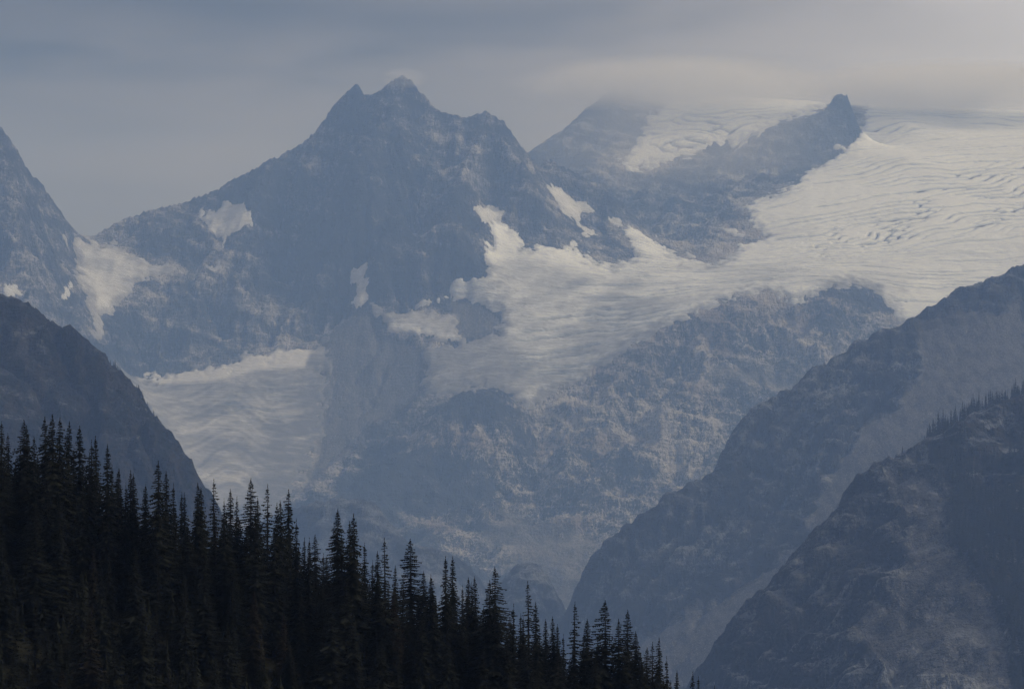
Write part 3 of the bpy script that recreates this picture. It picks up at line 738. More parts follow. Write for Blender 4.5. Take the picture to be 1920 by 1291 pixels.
# ---- nearer ridges
def ridge(name, label, xr, yr, dx, dy, crests, pts, seed, gully, rough, scree=(), veg=(), pale=0.3, pale_polys=(), gl=(70.0, 240.0), jag=2.5, back=((90, 90), (320, 260)), lean=0.0, keep=0.12, anchors=()):
    fl = Field(name, xr, yr, dx, dy, crests, pts, back, anchors)
    sc = np.zeros(fl.X.shape); vg = np.zeros(fl.X.shape); pl = np.full(fl.X.shape, pale)
    for poly, soft, amt in scree: sc = np.maximum(sc, amt * fl.mask(poly, soft * 0.45, wob=soft * 1.5, seed=seed + 1))
    for poly, soft, amt in veg: vg = np.maximum(vg, amt * fl.mask(poly, soft, wob=soft * 0.6, seed=seed + 2))
    for poly, soft, amt in pale_polys: pl = pl + amt * fl.mask(poly, soft, wob=soft * 0.6, seed=seed + 3)
    ero = erode(fl, max(7.0, fl.x[1] - fl.x[0] + 4.0), 0.06, 9, 30.0, seed + 300)
    terrain_noise(fl, gully * 0.3, rough * 0.35, np.clip(sc * 0.9, 0, 1), seed, gl, keep, 70.0, jag, lean, ero, 2.4)
    pl = np.clip(pl + 0.3 * fbm(fl.X / 160, fl.Y / 160, 4, seed + 7), 0, 1)
    tn, ru = tone_attrs(fl.X, fl.Y, seed, 1.6, fl.Z)
    me = grid_mesh(name, fl.X, fl.Y, fl.Z, None, dict(pale=pl, scree=sc, veg=vg, tone=tn, rusty=ru * (0.05 + 0.3 * pl)))
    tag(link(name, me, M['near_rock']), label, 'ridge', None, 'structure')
    return fl

left_crest = ramp_depth([(-200, 540), (-60, 572), (0, 592), (30, 607), (60, 618), (90, 622), (125, 642), (170, 672), (200, 702), (235, 716), (270, 748), (290, 782), (310, 812), (320, 832), (340, 852), (355, 877), (390, 917), (412, 960), (440, 1010), (480, 1080), (540, 1200)], 4650, 4200)
LS = 0.64
left_crest = [(q[0], q[1], q[2] * LS) for q in left_crest]
fl_left = ridge('ridge', 'dark steep ridge edged with small trees below the left peak', (-1150 * LS, -250 * LS), (3000 * LS, 5100 * LS), 2.8, 3.4, [dict(p=left_crest, step=10)],
    [(q[0], q[1], q[2] * LS) for q in [(-200, 700, 4300), (0, 700, 4330), (100, 720, 4330), (180, 780, 4250), (0, 800, 4120), (120, 850, 4080), (220, 850, 4140), (280, 900, 4120), (0, 950, 3850), (150, 980, 3850), (330, 980, 4080), (-200, 950, 3850), (0, 1150, 3500), (300, 1150, 3650), (-200, 1200, 3400), (450, 1200, 3900), (0, 1400, 3050), (400, 1400, 3150), (-250, 1400, 3000)]], anchors=[(x * LS, 5100 * LS, -450 * LS) for x in (-1150, -850, -550, -250)] + [(-250 * LS, y * LS, -480 * LS) for y in (3000, 3600, 4200, 4700)],
    seed=21, gully=32.0, rough=15.0, back=((60, 60), (220, 180)), gl=(55.0, 170.0), scree=[([(-50, 640), (60, 660), (130, 760), (60, 800), (-50, 800)], 30, 0.35)], jag=3.5, keep=0.3, veg=[([(-100, 560), (400, 800), (450, 1100), (-100, 1100)], 20, 1.0), ([(-60, 575), (100, 618), (210, 705), (290, 790), (330, 860), (270, 860), (200, 800), (120, 720), (60, 650), (-60, 620)], 16, 1.0)], pale=0.05)

right_crest = ramp_depth([(2150, 440, 5050), (2000, 490, 5000), (1920, 522, 4960), (1895, 531, 4950), (1870, 534, 4940), (1850, 533, 4930), (1820, 543, 4920), (1780, 559, 4900), (1740, 584, 4880), (1700, 613, 4860), (1660, 642, 4840), (1600, 667, 4810), (1560, 681, 4790), (1520, 701, 4770), (1492, 720, 4760), (1480, 750, 4740),
    (1450, 775, 4720), (1420, 789, 4710), (1400, 790, 4700), (1372, 818, 4680), (1350, 850, 4660), (1332, 890, 4630), (1310, 928, 4600), (1250, 960, 4560), (1200, 985, 4530), (1170, 1008, 4510), (1120, 1045, 4470), (1096, 1065, 4450), (1086, 1090, 4430), (1082, 1130, 4400), (1085, 1200, 4340), (1060, 1320, 4200)], 0, 0)
fl_right = ridge('ridge', 'long broken ridge with grey scree fans sloping down from the right', (60, 1250), (3300, 5500), 4.0, 5.0, [dict(p=right_crest, step=10)],
    [(2100, 600, 4750), (1920, 600, 4750), (1800, 640, 4700), (1700, 680, 4680), (1600, 720, 4640), (1540, 760, 4600), (2100, 750, 4400), (1920, 700, 4520), (1880, 740, 4430), (1800, 760, 4430), (1700, 800, 4400), (1600, 830, 4400), (1500, 850, 4480), (1430, 850, 4560), (1400, 930, 4440), (1500, 930, 4320), (1600, 920, 4260), (1350, 1000, 4360), (1250, 1020, 4400), (1180, 1060, 4380), (1130, 1100, 4370), (1400, 1080, 4150), (1250, 1120, 4220), (1150, 1180, 4200), (1300, 1220, 3950), (1150, 1300, 3950), (1450, 1200, 3850), (1700, 950, 4050), (1700, 1150, 3750), (1950, 1000, 3800), (2150, 1000, 3750), (1000, 1420, 3700), (1400, 1400, 3600), (1900, 1400, 3400), (2200, 1400, 3350)], anchors=[(x, 5500, -450) for x in (60, 360, 660, 960, 1250)] + [(60, y, -500) for y in (3300, 3800, 4300, 4700, 5100)] + [(150, 4800, -420), (300, 5000, -380), (500, 5200, -300)],
    seed=31, gully=38.0, rough=22.0, scree=[([(1730, 600), (1920, 560), (1960, 740), (1820, 790), (1700, 850), (1620, 930), (1540, 950), (1560, 880), (1620, 800), (1720, 720)], 22, 1.0), ([(1540, 960), (1600, 940), (1500, 1050), (1400, 1150), (1330, 1291), (1150, 1291), (1200, 1180), (1350, 1120), (1460, 1040)], 24, 1.0)],
    veg=[([(1920, 520), (1850, 533), (1740, 584), (1660, 642), (1640, 690), (1760, 620), (1920, 560)], 10, 0.8), ([(1500, 720), (1450, 780), (1350, 860), (1320, 960), (1400, 960), (1520, 800)], 30, 0.55)],
    pale=0.18, pale_polys=[([(1560, 680), (1700, 640), (1780, 660), (1700, 740), (1600, 800), (1540, 760)], 25, 0.5), ([(1330, 1000), (1500, 900), (1520, 1000), (1350, 1090), (1200, 1100)], 30, 0.25)], lean=0.25, jag=4.0, keep=0.35)

near_crest = ramp_depth([(2150, 700, 3200), (2000, 745, 3150), (1920, 782, 3100), (1860, 802, 3080), (1800, 818, 3060), (1760, 832, 3040), (1732, 845, 3030), (1700, 858, 3010), (1680, 871, 3000), (1640, 887, 2980), (1610, 906, 2970), (1582, 922, 2960), (1572, 950, 2950), (1560, 985, 2930), (1545, 1000, 2920), (1520, 1012, 2910), (1490, 1040, 2890), (1468, 1062, 2880),
    (1440, 1108, 2850), (1420, 1130, 2840), (1390, 1150, 2820), (1362, 1178, 2800), (1346, 1208, 2780), (1322, 1240, 2760), (1290, 1291, 2730), (1240, 1380, 2680)], 0, 0)
fl_near = ridge('ridge', 'nearest bluish rocky ridge with boulders and a dark forested flank', (150, 800), (1900, 3500), 2.6, 3.2, [dict(p=near_crest, step=9)],
    [(2100, 850, 2900), (1920, 850, 2950), (1820, 880, 2900), (1720, 900, 2920), (1650, 950, 2860), (1600, 1020, 2800), (1920, 950, 2750), (1800, 980, 2720), (1700, 1020, 2700), (1550, 1080, 2750), (1480, 1150, 2720), (1900, 1080, 2520), (1780, 1100, 2520), (1650, 1120, 2560), (1550, 1200, 2560), (1430, 1230, 2650), (1900, 1230, 2330), (1750, 1230, 2360), (1600, 1290, 2400), (1400, 1320, 2520), (2150, 1100, 2500), (2150, 1300, 2250), (1900, 1420, 2080), (1600, 1480, 2150), (1300, 1500, 2400), (2200, 1500, 2000)], anchors=[(x, 3500, -350) for x in (150, 350, 550, 800)] + [(150, y, -420) for y in (1900, 2400, 2900, 3200)],
    seed=41, gully=26.0, rough=15.0, scree=[([(1660, 900), (1740, 890), (1780, 940), (1760, 1000), (1850, 1100), (1890, 1200), (1890, 1291), (1650, 1291), (1600, 1180), (1700, 1080), (1720, 1000)], 20, 0.6)],
    veg=[([(1735, 845), (2000, 745), (2000, 1320), (1895, 1320), (1890, 1150), (1790, 1030), (1770, 960), (1790, 930), (1745, 895)], 8, 1.3), ([(1560, 1000), (1650, 980), (1640, 1100), (1500, 1200), (1400, 1260), (1400, 1180)], 30, 0.7)],
    pale=0.2, gl=(50.0, 170.0), jag=3.2, keep=0.35, back=((60, 60), (220, 190)), pale_polys=[([(1640, 890), (1760, 900), (1780, 980), (1700, 1000), (1640, 960)], 20, 0.5)])

knoll_a = ramp_depth([(440, 1010), (500, 972), (560, 952), (610, 943), (660, 940), (705, 946), (728, 972), (750, 1003), (780, 1035), (830, 1062), (858, 1053), (885, 1066), (905, 1090), (930, 1130), (960, 1200)], 5350, 5150)
ridge('knoll', 'low dark rounded knoll below the lower glacier', (-560, 40), (4700, 5700), 4.5, 5.0, [dict(p=knoll_a, step=10)],
    [(560, 1020, 5180), (680, 1020, 5180), (780, 1080, 5080), (860, 1110, 5050), (500, 1100, 5000), (650, 1120, 4980), (800, 1180, 4920), (900, 1200, 4950), (600, 1250, 4750), (900, 1300, 4700), (400, 1250, 4750)], anchors=[(x, 5700, -480) for x in (-560, -360, -160, 40)] + [(x, y, -480) for x in (-560, 40) for y in (4700, 5000, 5300)],
    seed=51, gully=22.0, rough=14.0, pale=0.1, veg=[([(400, 900), (1000, 1000), (1000, 1300), (400, 1300)], 10, 0.35)])
knoll_b = ramp_depth([(900, 1200), (920, 1130), (935, 1098), (948, 1080), (966, 1062), (985, 1060), (1000, 1060), (1014, 1066), (1030, 1085), (1044, 1108), (1060, 1140), (1080, 1190), (1110, 1280)], 4950, 4900)
ridge('knoll', 'small blocky rock knob standing beyond the treetops', (-120, 180), (4500, 5200), 3.5, 4.0, [dict(p=knoll_b, step=8)],
    [(960, 1110, 4850), (1000, 1110, 4840), (940, 1160, 4790), (1020, 1170, 4780), (980, 1230, 4680), (920, 1260, 4680), (1070, 1260, 4720), (980, 1350, 4500)], anchors=[(x, 5200, -460) for x in (-120, 30, 180)] + [(x, y, -480) for x in (-120, 180) for y in (4500, 4750, 5000)],
    seed=57, gully=16.0, rough=10.0, pale=0.1, back=((50, 60), (200, 200)))

# ------------------------------------------------------------------ valley floor
ZG = -720.0
me = grid_mesh('ground', *np.meshgrid(np.linspace(-6000, 6000, 60), np.linspace(-2500, 13500, 80)), np.full((80, 60), ZG), None,
               dict(pale=np.zeros((80, 60)), scree=np.full((80, 60), 0.3), veg=np.ones((80, 60))))
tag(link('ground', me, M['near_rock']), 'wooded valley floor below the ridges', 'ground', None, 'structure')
# ------------------------------------------------------------------ the wooded hillside in front
def hill_z(x, y):
    z = -11.6 - 0.30 * (x + 52.9)
    z = z + np.where(y < 300.0, 0.35 * (y - 300.0), -0.30 * (y - 300.0))
    return z + 1.2 * fbm(np.asarray(x) / 22.0 + 40.0, np.asarray(y) / 22.0 + 9.0, 3, 91)

FS = 0.52      # the hillside stands about 155 m off
HX, HY = np.meshgrid(np.arange(-90, 60.1, 2.0), np.arange(120, 420.1, 2.5))
b = NB('forest_floor')
fc = b.mix(b.noise(b.map((0.5,) * 3), 1, 5, 0.65), (0.008, 0.009, 0.006), (0.028, 0.026, 0.016))
M['floor'] = b.done(fc, 1.0, b.bump(b.noise(b.map((1.5,) * 3), 1, 5, 0.7), 0.4), 0.1)
tag(link('hillside', grid_mesh('hillside', HX * FS, HY * FS, hill_z(HX, HY) * FS), M['floor']), 'dark forest floor of the sloping hillside', 'hillside', None, 'structure')

def needle_material(name, c1, c2):
    b = NB(name)
    oi = b.n('ShaderNodeObjectInfo').outputs['Random']
    n = b.noise(b.map((2.2,) * 3), 1.0, 3, 0.6)
    f = b.math('ADD', b.math('MULTIPLY', oi, 0.7), b.math('MULTIPLY', b.math('SUBTRACT', n, 0.4), 1.1), True)
    return b.done(b.mix(f, c1, c2), 0.85, None, 0.15)
M['needles'] = needle_material('dark_fir_needles', (0.0035, 0.005, 0.0038), (0.015, 0.016, 0.009))
M['needles_brown'] = needle_material('browned_fir_needles', (0.011, 0.010, 0.006), (0.024, 0.018, 0.010))
b = NB('fir_bark')
M['bark'] = b.done(b.mix(b.noise(b.map((9, 9, 2)), 1, 4, 0.6), (0.012, 0.010, 0.009), (0.035, 0.030, 0.026)), 0.95, None, 0.1)
b = NB('bleached_wood')
M['dead'] = b.done(b.mix(b.noise(b.map((9, 9, 2)), 1, 4, 0.6), (0.06, 0.055, 0.05), (0.13, 0.12, 0.11)), 0.9, None, 0.1)

def mesh_from(name, verts, faces, mat):
    me = bpy.data.meshes.new(name)
    me.from_pydata(verts, [], faces)
    me.materials.append(mat)
    me.update()
    return me

def trunk_mesh(h, r, rng, mat):
    vs, fs = [], []
    n = 7; rings = 8
    for i in range(rings):
        t = i / (rings - 1)
        rr = r * (1 - t) ** 0.85 + 0.012
        ox, oy = 0.03 * math.sin(3 * t + rng.random()), 0.03 * math.cos(2.3 * t)
        for k in range(n):
            a = 2 * math.pi * k / n
            vs.append((ox + rr * math.cos(a), oy + rr * math.sin(a), -0.6 + (h + 0.6) * t))
    for i in range(rings - 1):
        for k in range(n):
            fs.append((i * n + k, i * n + (k + 1) % n, (i + 1) * n + (k + 1) % n, (i + 1) * n + k))
    return mesh_from('trunk', vs, fs, mat)

def crown_mesh(h, slope, rmax, seed, gap=0.1, droop=0.35, ragged=0.25, leader=0.5, bare=0.06, dens=1.0):
    """whorls of boughs, each bough a flat spray of needle-clad twigs"""
    rng = random.Random(seed)
    vs, fs = [], []
    def tri(a, b_, c):
        i = len(vs); vs.extend((a, b_, c)); fs.append((i, i + 1, i + 2))
    # leading shoot
    for k in range(10):
        z = h - leader * k / 10.0
        for q in range(2):
            a = rng.random() * 6.283; w = 0.05 + 0.05 * k / 10
            tri((0.012, 0, z + 0.10), (math.cos(a) * w, math.sin(a) * w, z + 0.02), (-0.012, 0, z - 0.04))
    t = leader * 0.6
    lop = rng.random() * 6.283; lopw = rng.uniform(0.0, 0.35)
    while t < h * (1 - bare):
        r = min(slope * t + 0.07, rmax * (1 - 0.25 * max(0, (t / h - 0.75)) / 0.25))
        r *= rng.uniform(1 - ragged, 1 + ragged * 0.6)
        n = max(4, int(rng.uniform(5, 8) * dens * (0.8 + 0.35 * r)))
        a0 = rng.random() * 6.283
        for k in range(n):
            if rng.random() < gap and t > 1.0: continue
            a = a0 + 6.283 * k / n + rng.uniform(-0.3, 0.3)
            L_ = r * rng.uniform(0.72, 1.12) * (1 + lopw * math.cos(a - lop))
            if rng.random() < 0.06: L_ *= 1.35
            up = 0.25 * max(0, 1 - t / 2.5)
            dr = droop * rng.uniform(0.6, 1.4) * min(1, t / 2.5) - up
            ca, sa = math.cos(a), math.sin(a)
            z0 = h - t + rng.uniform(-0.05, 0.05)
            m_ = max(3, int(L_ / 0.16))
            def at(s):
                return (ca * L_ * s, sa * L_ * s, z0 - dr * L_ * s + 0.22 * dr * L_ * s * s * 1.6)
            for j in range(m_):
                s0 = (j + 0.1) / m_
                p = at(s0); q = at(min(1.0, s0 + 1.5 / m_))
                w = (0.07 + 0.34 * L_ * (1 - s0) * (0.35 + 0.65 * min(1, s0 * 4))) * rng.uniform(0.6, 1.25)
                w = min(w, 0.45)
                for sd in (-1, 1):
                    hang = rng.uniform(0.02, 0.16)
                    e = (q[0] - sa * sd * w, q[1] + ca * sd * w, q[2] - hang * (0.5 + w))
                    tri(p, (q[0], q[1], q[2]), e)
                if rng.random() < 0.6:
                    tri(p, q, ((p[0] + q[0]) / 2, (p[1] + q[1]) / 2, q[2] - rng.uniform(0.08, 0.2)))
        t += rng.uniform(0.13, 0.24) / dens * (0.7 + 0.4 * min(1.0, t / 3))
    return mesh_from('crown', vs, fs, M['needles'])

H0 = 13.0
KINDS = {}
def kind(name, copies, **kw):
    out = []
    for i in range(copies):
        rng = random.Random(hash((name, i)) % 1000 if False else len(KINDS) * 37 + i * 11 + 5)
        out.append((crown_mesh(H0, seed=len(KINDS) * 101 + i * 7 + 3, **kw), trunk_mesh(H0 - 0.25, 0.17, rng, M['bark'])))
    KINDS[name] = out
kind('spire', 4, slope=0.20, rmax=1.65, gap=0.05, droop=0.55, ragged=0.22, leader=0.6)
kind('slim', 3, slope=0.145, rmax=1.3, gap=0.08, droop=0.6, ragged=0.3, leader=1.0)
kind('cone', 4, slope=0.25, rmax=2.1, gap=0.05, droop=0.45, ragged=0.25, leader=0.5)
kind('broad', 3, slope=0.33, rmax=2.7, gap=0.15, droop=0.25, ragged=0.38, leader=0.4)
kind('sparse', 2, slope=0.18, rmax=1.5, gap=0.30, droop=0.3, ragged=0.45, leader=0.8, dens=0.8)

LABELS = {
    ('spire', 1): 'dark spire-shaped fir standing out along the forest skyline',
    ('slim', 1): 'very slim dark fir with a long thin top on the forest skyline',
    ('cone', 1): 'dense cone-shaped dark fir on the forest skyline',
    ('broad', 1): 'broad ragged fir with open boughs on the forest skyline',
    ('sparse', 1): 'thinly branched fir with gaps between its boughs on the forest skyline',
    ('spire', 0): 'dark spire-shaped fir inside the forest below the skyline trees',
    ('slim', 0): 'very slim dark fir inside the forest below the skyline trees',
    ('cone', 0): 'dense cone-shaped dark fir inside the forest below the skyline trees',
    ('broad', 0): 'broad full dark fir inside the forest below the skyline trees',
    ('sparse', 0): 'thinly branched fir inside the forest below the skyline trees',
}
GROUPS = {1: 'skyline firs', 0: 'firs inside the forest'}
trng = random.Random(7)
def add_tree(x, y, tip_z, kd, sky, brown=False, label=None):
    zb = float(hill_z(np.array(x), np.array(y)))
    h = max(3.5, tip_z - zb)
    s = h / H0
    crown, trunk = trng.choice(KINDS[kd])
    root = bpy.data.objects.new('fir_tree', None); COL.objects.link(root)
    root.empty_display_size = 0.5
    root.location = (x * FS, y * FS, zb * FS)
    w = s * trng.uniform(0.9, 1.12) if s > 0.8 else s ** 0.6 * trng.uniform(0.9, 1.1) * 0.95
    root.scale = (w * FS, w * FS, s * FS)
    root.rotation_euler = (trng.uniform(-0.018, 0.018), trng.uniform(-0.018, 0.018), trng.uniform(0, 6.283))
    lab = LABELS[(kd, sky)]
    if label: lab = label
    if brown: lab = 'browned fir with rusty needles inside the dark forest'
    tag(root, lab, 'fir tree', 'browned firs' if brown else ('skyline firs' if sky else '%s %s' % (kd, GROUPS[sky])))
    c = bpy.data.objects.new('crown', crown); COL.objects.link(c); c.parent = root
    if brown:
        c.material_slots[0].link = 'OBJECT'; c.material_slots[0].material = M['needles_brown']
    t = bpy.data.objects.new('trunk', trunk); COL.objects.link(t); t.parent = root
    return root

S, L_, C_, B_, R_ = 'spire', 'slim', 'cone', 'broad', 'sparse'
SKY = [(2, 790, S), (18, 812, S), (44, 787, C_), (54, 798, S), (62, 818, S), (88, 782, C_), (101, 777, S), (113, 783, S), (124, 790, S), (135, 835, L_), (148, 799, C_), (166, 843, L_), (173, 825, L_), (182, 818, S), (200, 833, S), (208, 870, L_),
    (222, 878, S), (235, 905, L_), (245, 882, S), (255, 888, S), (273, 907, S), (298, 865, C_), (312, 883, S), (327, 905, L_), (339, 923, L_), (348, 923, L_), (368, 905, S), (379, 913, S), (402, 898, R_), (418, 935, L_), (430, 917, S), (442, 930, L_),
    (469, 897, B_), (480, 933, S), (500, 908, R_), (520, 943, S), (530, 938, S), (542, 918, S), (555, 972, L_), (568, 1007, L_), (579, 1007, L_), (590, 1002, C_), (606, 1037, L_), (631, 955, C_), (640, 1003, C_), (659, 977, S), (666, 963, S),
    (682, 1017, L_), (697, 1050, L_), (706, 1033, S), (724, 1007, R_), (738, 1060, S), (772, 1010, B_), (792, 1070, C_), (804, 1077, S), (813, 1098, L_), (835, 1043, S), (849, 1043, S), (867, 1097, L_), (877, 1082, S), (887, 1090, L_), (893, 1080, S),
    (917, 1088, C_), (929, 1062, B_), (959, 1132, L_), (976, 1150, L_), (983, 1153, L_), (993, 1088, R_), (1008, 1128, S), (1023, 1160, S), (1040, 1155, S), (1047, 1170, S), (1056, 1188, L_), (1076, 1128, R_), (1092, 1180, L_), (1100, 1160, C_),
    (1135, 1125, B_), (1162, 1160, C_), (1175, 1143, B_), (1193, 1183, C_), (1210, 1213, B_), (1222, 1203, R_), (1237, 1195, S), (1253, 1230, L_), (1269, 1257, S), (1296, 1257, L_), (1310, 1267, L_), (1342, 1284, L_)]
ONES = 'zeroth first second third fourth fifth sixth seventh eighth ninth tenth eleventh twelfth thirteenth fourteenth fifteenth sixteenth seventeenth eighteenth nineteenth twentieth'.split()
def ordinal(n):
    if n <= 20: return ONES[n]
    if n == 30: return 'thirtieth'
    return {2: 'twenty-', 3: 'thirty-'}[n // 10] + ONES[n % 10]
KIND_WORDS = {S: 'spire-shaped fir', L_: 'very slim fir', C_: 'dense cone-shaped fir', R_: 'thinly branched fir'}
anchors_b = [i for i, q in enumerate(SKY) if q[2] == B_]
def sky_label(i):
    if SKY[i][2] == B_:
        n = anchors_b.index(i)
        return 'topmost broad open-boughed fir on the forest skyline' if n == 0 else '%s broad open-boughed fir down the sloping forest skyline' % ordinal(n + 1)
    word = KIND_WORDS[SKY[i][2]]
    if i < anchors_b[0]:
        return '%s, %s tree up the forest skyline from the topmost broad fir' % (word, ordinal(anchors_b[0] - i))
    n = max(k for k, a in enumerate(anchors_b) if a < i)
    return '%s, %s tree down the forest skyline after the %s broad fir' % (word, ordinal(i - anchors_b[n]), ordinal(n + 1))
for i_sky, (u, v, kd) in enumerate(SKY):
    d = 300.0 + trng.uniform(-9, 10)
    X, Y, Z = P(u, v, d)
    add_tree(X, Y, Z, kd, 1, label=sky_label(i_sky))
su = np.array([q[0] for q in SKY]); sv = np.array([q[1] for q in SKY])
def skyline(u):
    w = np.exp(-((su - u) / 45.0) ** 2)
    return float((w * sv).sum() / (w.sum() + 1e-9)) + max(0, u - 1342) * 0.4
n_fill = 0
for row, d in enumerate((305, 298, 291, 282, 271, 260, 249, 238, 227)):
    u = -40.0 + trng.uniform(0, 20)
    while u < 1330:
        uu = u + trng.uniform(-14, 14); dd = d + trng.uniform(-3, 3)
        X = (uu - 960) * dd / F
        zb = float(hill_z(np.array(X), np.array(dd)))
        h = trng.choice((8.5, 10, 11, 12, 13)) * trng.uniform(0.88, 1.1)
        v = HV - (zb + h) * F / dd
        lim = skyline(min(max(uu, 0), 1342)) + 30 + 6 * row
        if v < lim:
            v = lim + trng.uniform(0, 60)
            h = (HV - v) * dd / F - zb
        if v < 1330 and h > 3.5 and n_fill < 212:
            kd = trng.choice((S, S, C_, C_, C_, L_, B_, R_)) if row < 5 else trng.choice((S, C_, C_, C_, B_, B_))
            add_tree(X, dd, zb + h, kd, 0, brown=trng.random() < 0.07)
            n_fill += 1
        u += trng.uniform(26, 44) * (1.0 + 0.09 * row)

# a bleached dead trunk among the lower trees
dz = P(70, 1142, 236)
zb = float(hill_z(np.array(dz[0]), np.array(dz[1])))
sn = link('dead_trunk', trunk_mesh(min(5.0, dz[2] - zb), 0.09, random.Random(3), M['dead']))
sn.location = (dz[0] * FS, dz[1] * FS, zb * FS); sn.scale = (FS, FS, FS)
tag(sn, 'thin bleached dead trunk standing among the lower dark firs', 'dead tree')

# thicket of young firs and brush between the trunks
def small_fir(rng, h, slope, tiers, n=7):
    vs, fs = [], []
    for i in range(tiers):
        t0 = i / tiers; zt = h * (1 - t0 * 0.95); zl = h * (1 - (i + 1.35) / tiers * 0.95)
        r = (i + 1.2) / tiers * h * slope
        c = len(vs); vs.append((0, 0, zt))
        a0 = rng.random() * 6.283
        for k in range(n * 2):
            a = a0 + math.pi * k / n
            rr = r * (rng.uniform(0.85, 1.2) if k % 2 == 0 else rng.uniform(0.35, 0.55))
            vs.append((rr * math.cos(a), rr * math.sin(a), max(0.0, zl) + rng.uniform(-0.04, 0.04) * h + (0.05 * h if k % 2 else 0)))
        for k in range(n * 2):
            fs.append((c, c + 1 + k, c + 1 + (k + 1) % (n * 2)))
    return np.array(vs, np.float32), np.array(fs, np.int32)

def stand(name, label, spots, protos, mat):
    """one mesh holding a far wood: spots are (x, y, z, height, width factor)"""
    VV, FF = [], []; off = 0
    rng = random.Random(len(spots))
    for (x, y, z, h, wf) in spots:
        v, f = protos[rng.randrange(len(protos))]
        a = rng.random() * 6.283; ca, sa = math.cos(a), math.sin(a)
        q = np.empty_like(v)
        q[:, 0] = (v[:, 0] * ca - v[:, 1] * sa) * h * wf + x
        q[:, 1] = (v[:, 0] * sa + v[:, 1] * ca) * h * wf + y
        q[:, 2] = v[:, 2] * h + z
        VV.append(q); FF.append(f + off); off += len(v)
    V = np.concatenate(VV); Fc = np.concatenate(FF)
    me = bpy.data.meshes.new(name)
    me.vertices.add(len(V)); me.vertices.foreach_set('co', V.ravel())
    me.loops.add(len(Fc) * 3); me.loops.foreach_set('vertex_index', Fc.ravel())
    me.polygons.add(len(Fc))
    me.polygons.foreach_set('loop_start', np.arange(0, len(Fc) * 3, 3, dtype=np.int32))
    me.polygons.foreach_set('loop_total', np.full(len(Fc), 3, np.int32))
    me.update(calc_edges=True)
    return tag(link(name, me, mat), label, 'trees', None, 'stuff')

prng = random.Random(19)
protos = [small_fir(prng, 1.0, s, t) for s, t in ((0.13, 9), (0.16, 8), (0.11, 10), (0.19, 7), (0.14, 9))]
spots = []
for i in range(1500):
    d = prng.uniform(200, 299); u = prng.uniform(-60, 1380)
    X = (u - 960) * d / F
    zb = float(hill_z(np.array(X), np.array(d)))
    h = prng.uniform(1.5, 5.5)
    if HV - (zb + h) * F / d > skyline(min(max(u, 0), 1342)) + 70:
        spots.append((X * FS, d * FS, (zb - 0.1) * FS, h * FS, prng.uniform(1.0, 1.7)))
stand('undergrowth', 'dark undergrowth of young firs filling the hillside forest', spots, protos, M['needles'])

# ---- far woods on the ridges
b = NB('far_needles')
M['far_needles'] = b.done(b.mix(b.noise(b.map((0.05,) * 3), 1, 3, 0.6), (0.010, 0.013, 0.010), (0.024, 0.024, 0.014)), 0.95, None, 0.1)
def scatter_line(fl, pts, n, hr, rng, jitter=12.0, wf=(0.8, 1.1)):
    out = []
    line = resample([(p[0], p[1], p[2]) for p in pts], 3)
    for i in range(n):
        q = line[rng.randrange(len(line))]
        X, Y, Z = P(*q)
        X += rng.uniform(-3, 3); Y += rng.uniform(-jitter, jitter * 0.3)
        z = float(fl.sample(np.array([X]), np.array([Y]))[0])
        out.append((X, Y, z - 0.4, rng.uniform(*hr) * rng.choice((0.6, 0.8, 1, 1)), rng.uniform(*wf)))
    return out
def scatter_poly(fl, poly, n, hr, rng, dmin, dmax):
    u0, u1 = min(p[0] for p in poly), max(p[0] for p in poly)
    out = []
    m_ = poly_sdf(fl.U, fl.V, poly) + 8 * fbm(fl.X / 30, fl.Y / 30, 3, 8)
    ok = np.argwhere((m_ > 0) & (fl.Y > dmin) & (fl.Y < dmax))
    for i in range(n):
        a = ok[rng.randrange(len(ok))]
        X = fl.x[a[1]] + rng.uniform(-1.5, 1.5); Y = fl.y[a[0]] + rng.uniform(-1.5, 1.5)
        z = float(fl.sample(np.array([X]), np.array([Y]))[0])
        out.append((X, Y, z - 0.4, rng.uniform(*hr), rng.uniform(0.8, 1.15)))
    return out
near_line = [q for q in near_crest if 1728 <= q[0] <= 2000]
sp_near = scatter_line(fl_near, near_line, 430, (17, 33), prng, 15.0)
sp_near += scatter_line(fl_near, [q for q in near_crest if 1640 <= q[0] <= 1735], 26, (4, 11), prng, 6.0)
wood = [(1735, 850), (2000, 750), (2000, 1320), (1898, 1320), (1892, 1160), (1830, 1080), (1790, 1030), (1775, 965), (1800, 930), (1750, 890)]
glade1 = [(1800, 835), (1880, 805), (1990, 790), (1990, 825), (1900, 850), (1830, 880), (1790, 880)]
glade2 = [(1850, 890), (1990, 860), (1990, 950), (1900, 930), (1860, 940), (1820, 930)]
tr = scatter_poly(fl_near, wood, 1500, (11, 21), prng, 1950, 3080)
for q in tr:
    u = 960 + q[0] / q[1] * F; v = HV - q[2] / q[1] * F
    ua, va = np.array([u]), np.array([v])
    if poly_sdf(ua, va, glade1)[0] < 0 and poly_sdf(ua, va, glade2)[0] < 0: sp_near.append(q)
stand('far_wood', 'dark wood covering the flank and crest of the nearest ridge', sp_near, protos, M['far_needles'])
sp_left = scatter_line(fl_left, [q for q in left_crest if 80 <= q[0] <= 330], 300, (3.0, 7.0), prng, 15.0)
sp_left += scatter_poly(fl_left, [(60, 618), (130, 640), (210, 700), (290, 785), (320, 840), (280, 840), (200, 760), (120, 690)], 500, (3.5, 7), prng, 4000 * LS, 4700 * LS)
stand('far_wood', 'thin fringe of small trees along the dark left ridge', sp_left, protos, M['far_needles'])
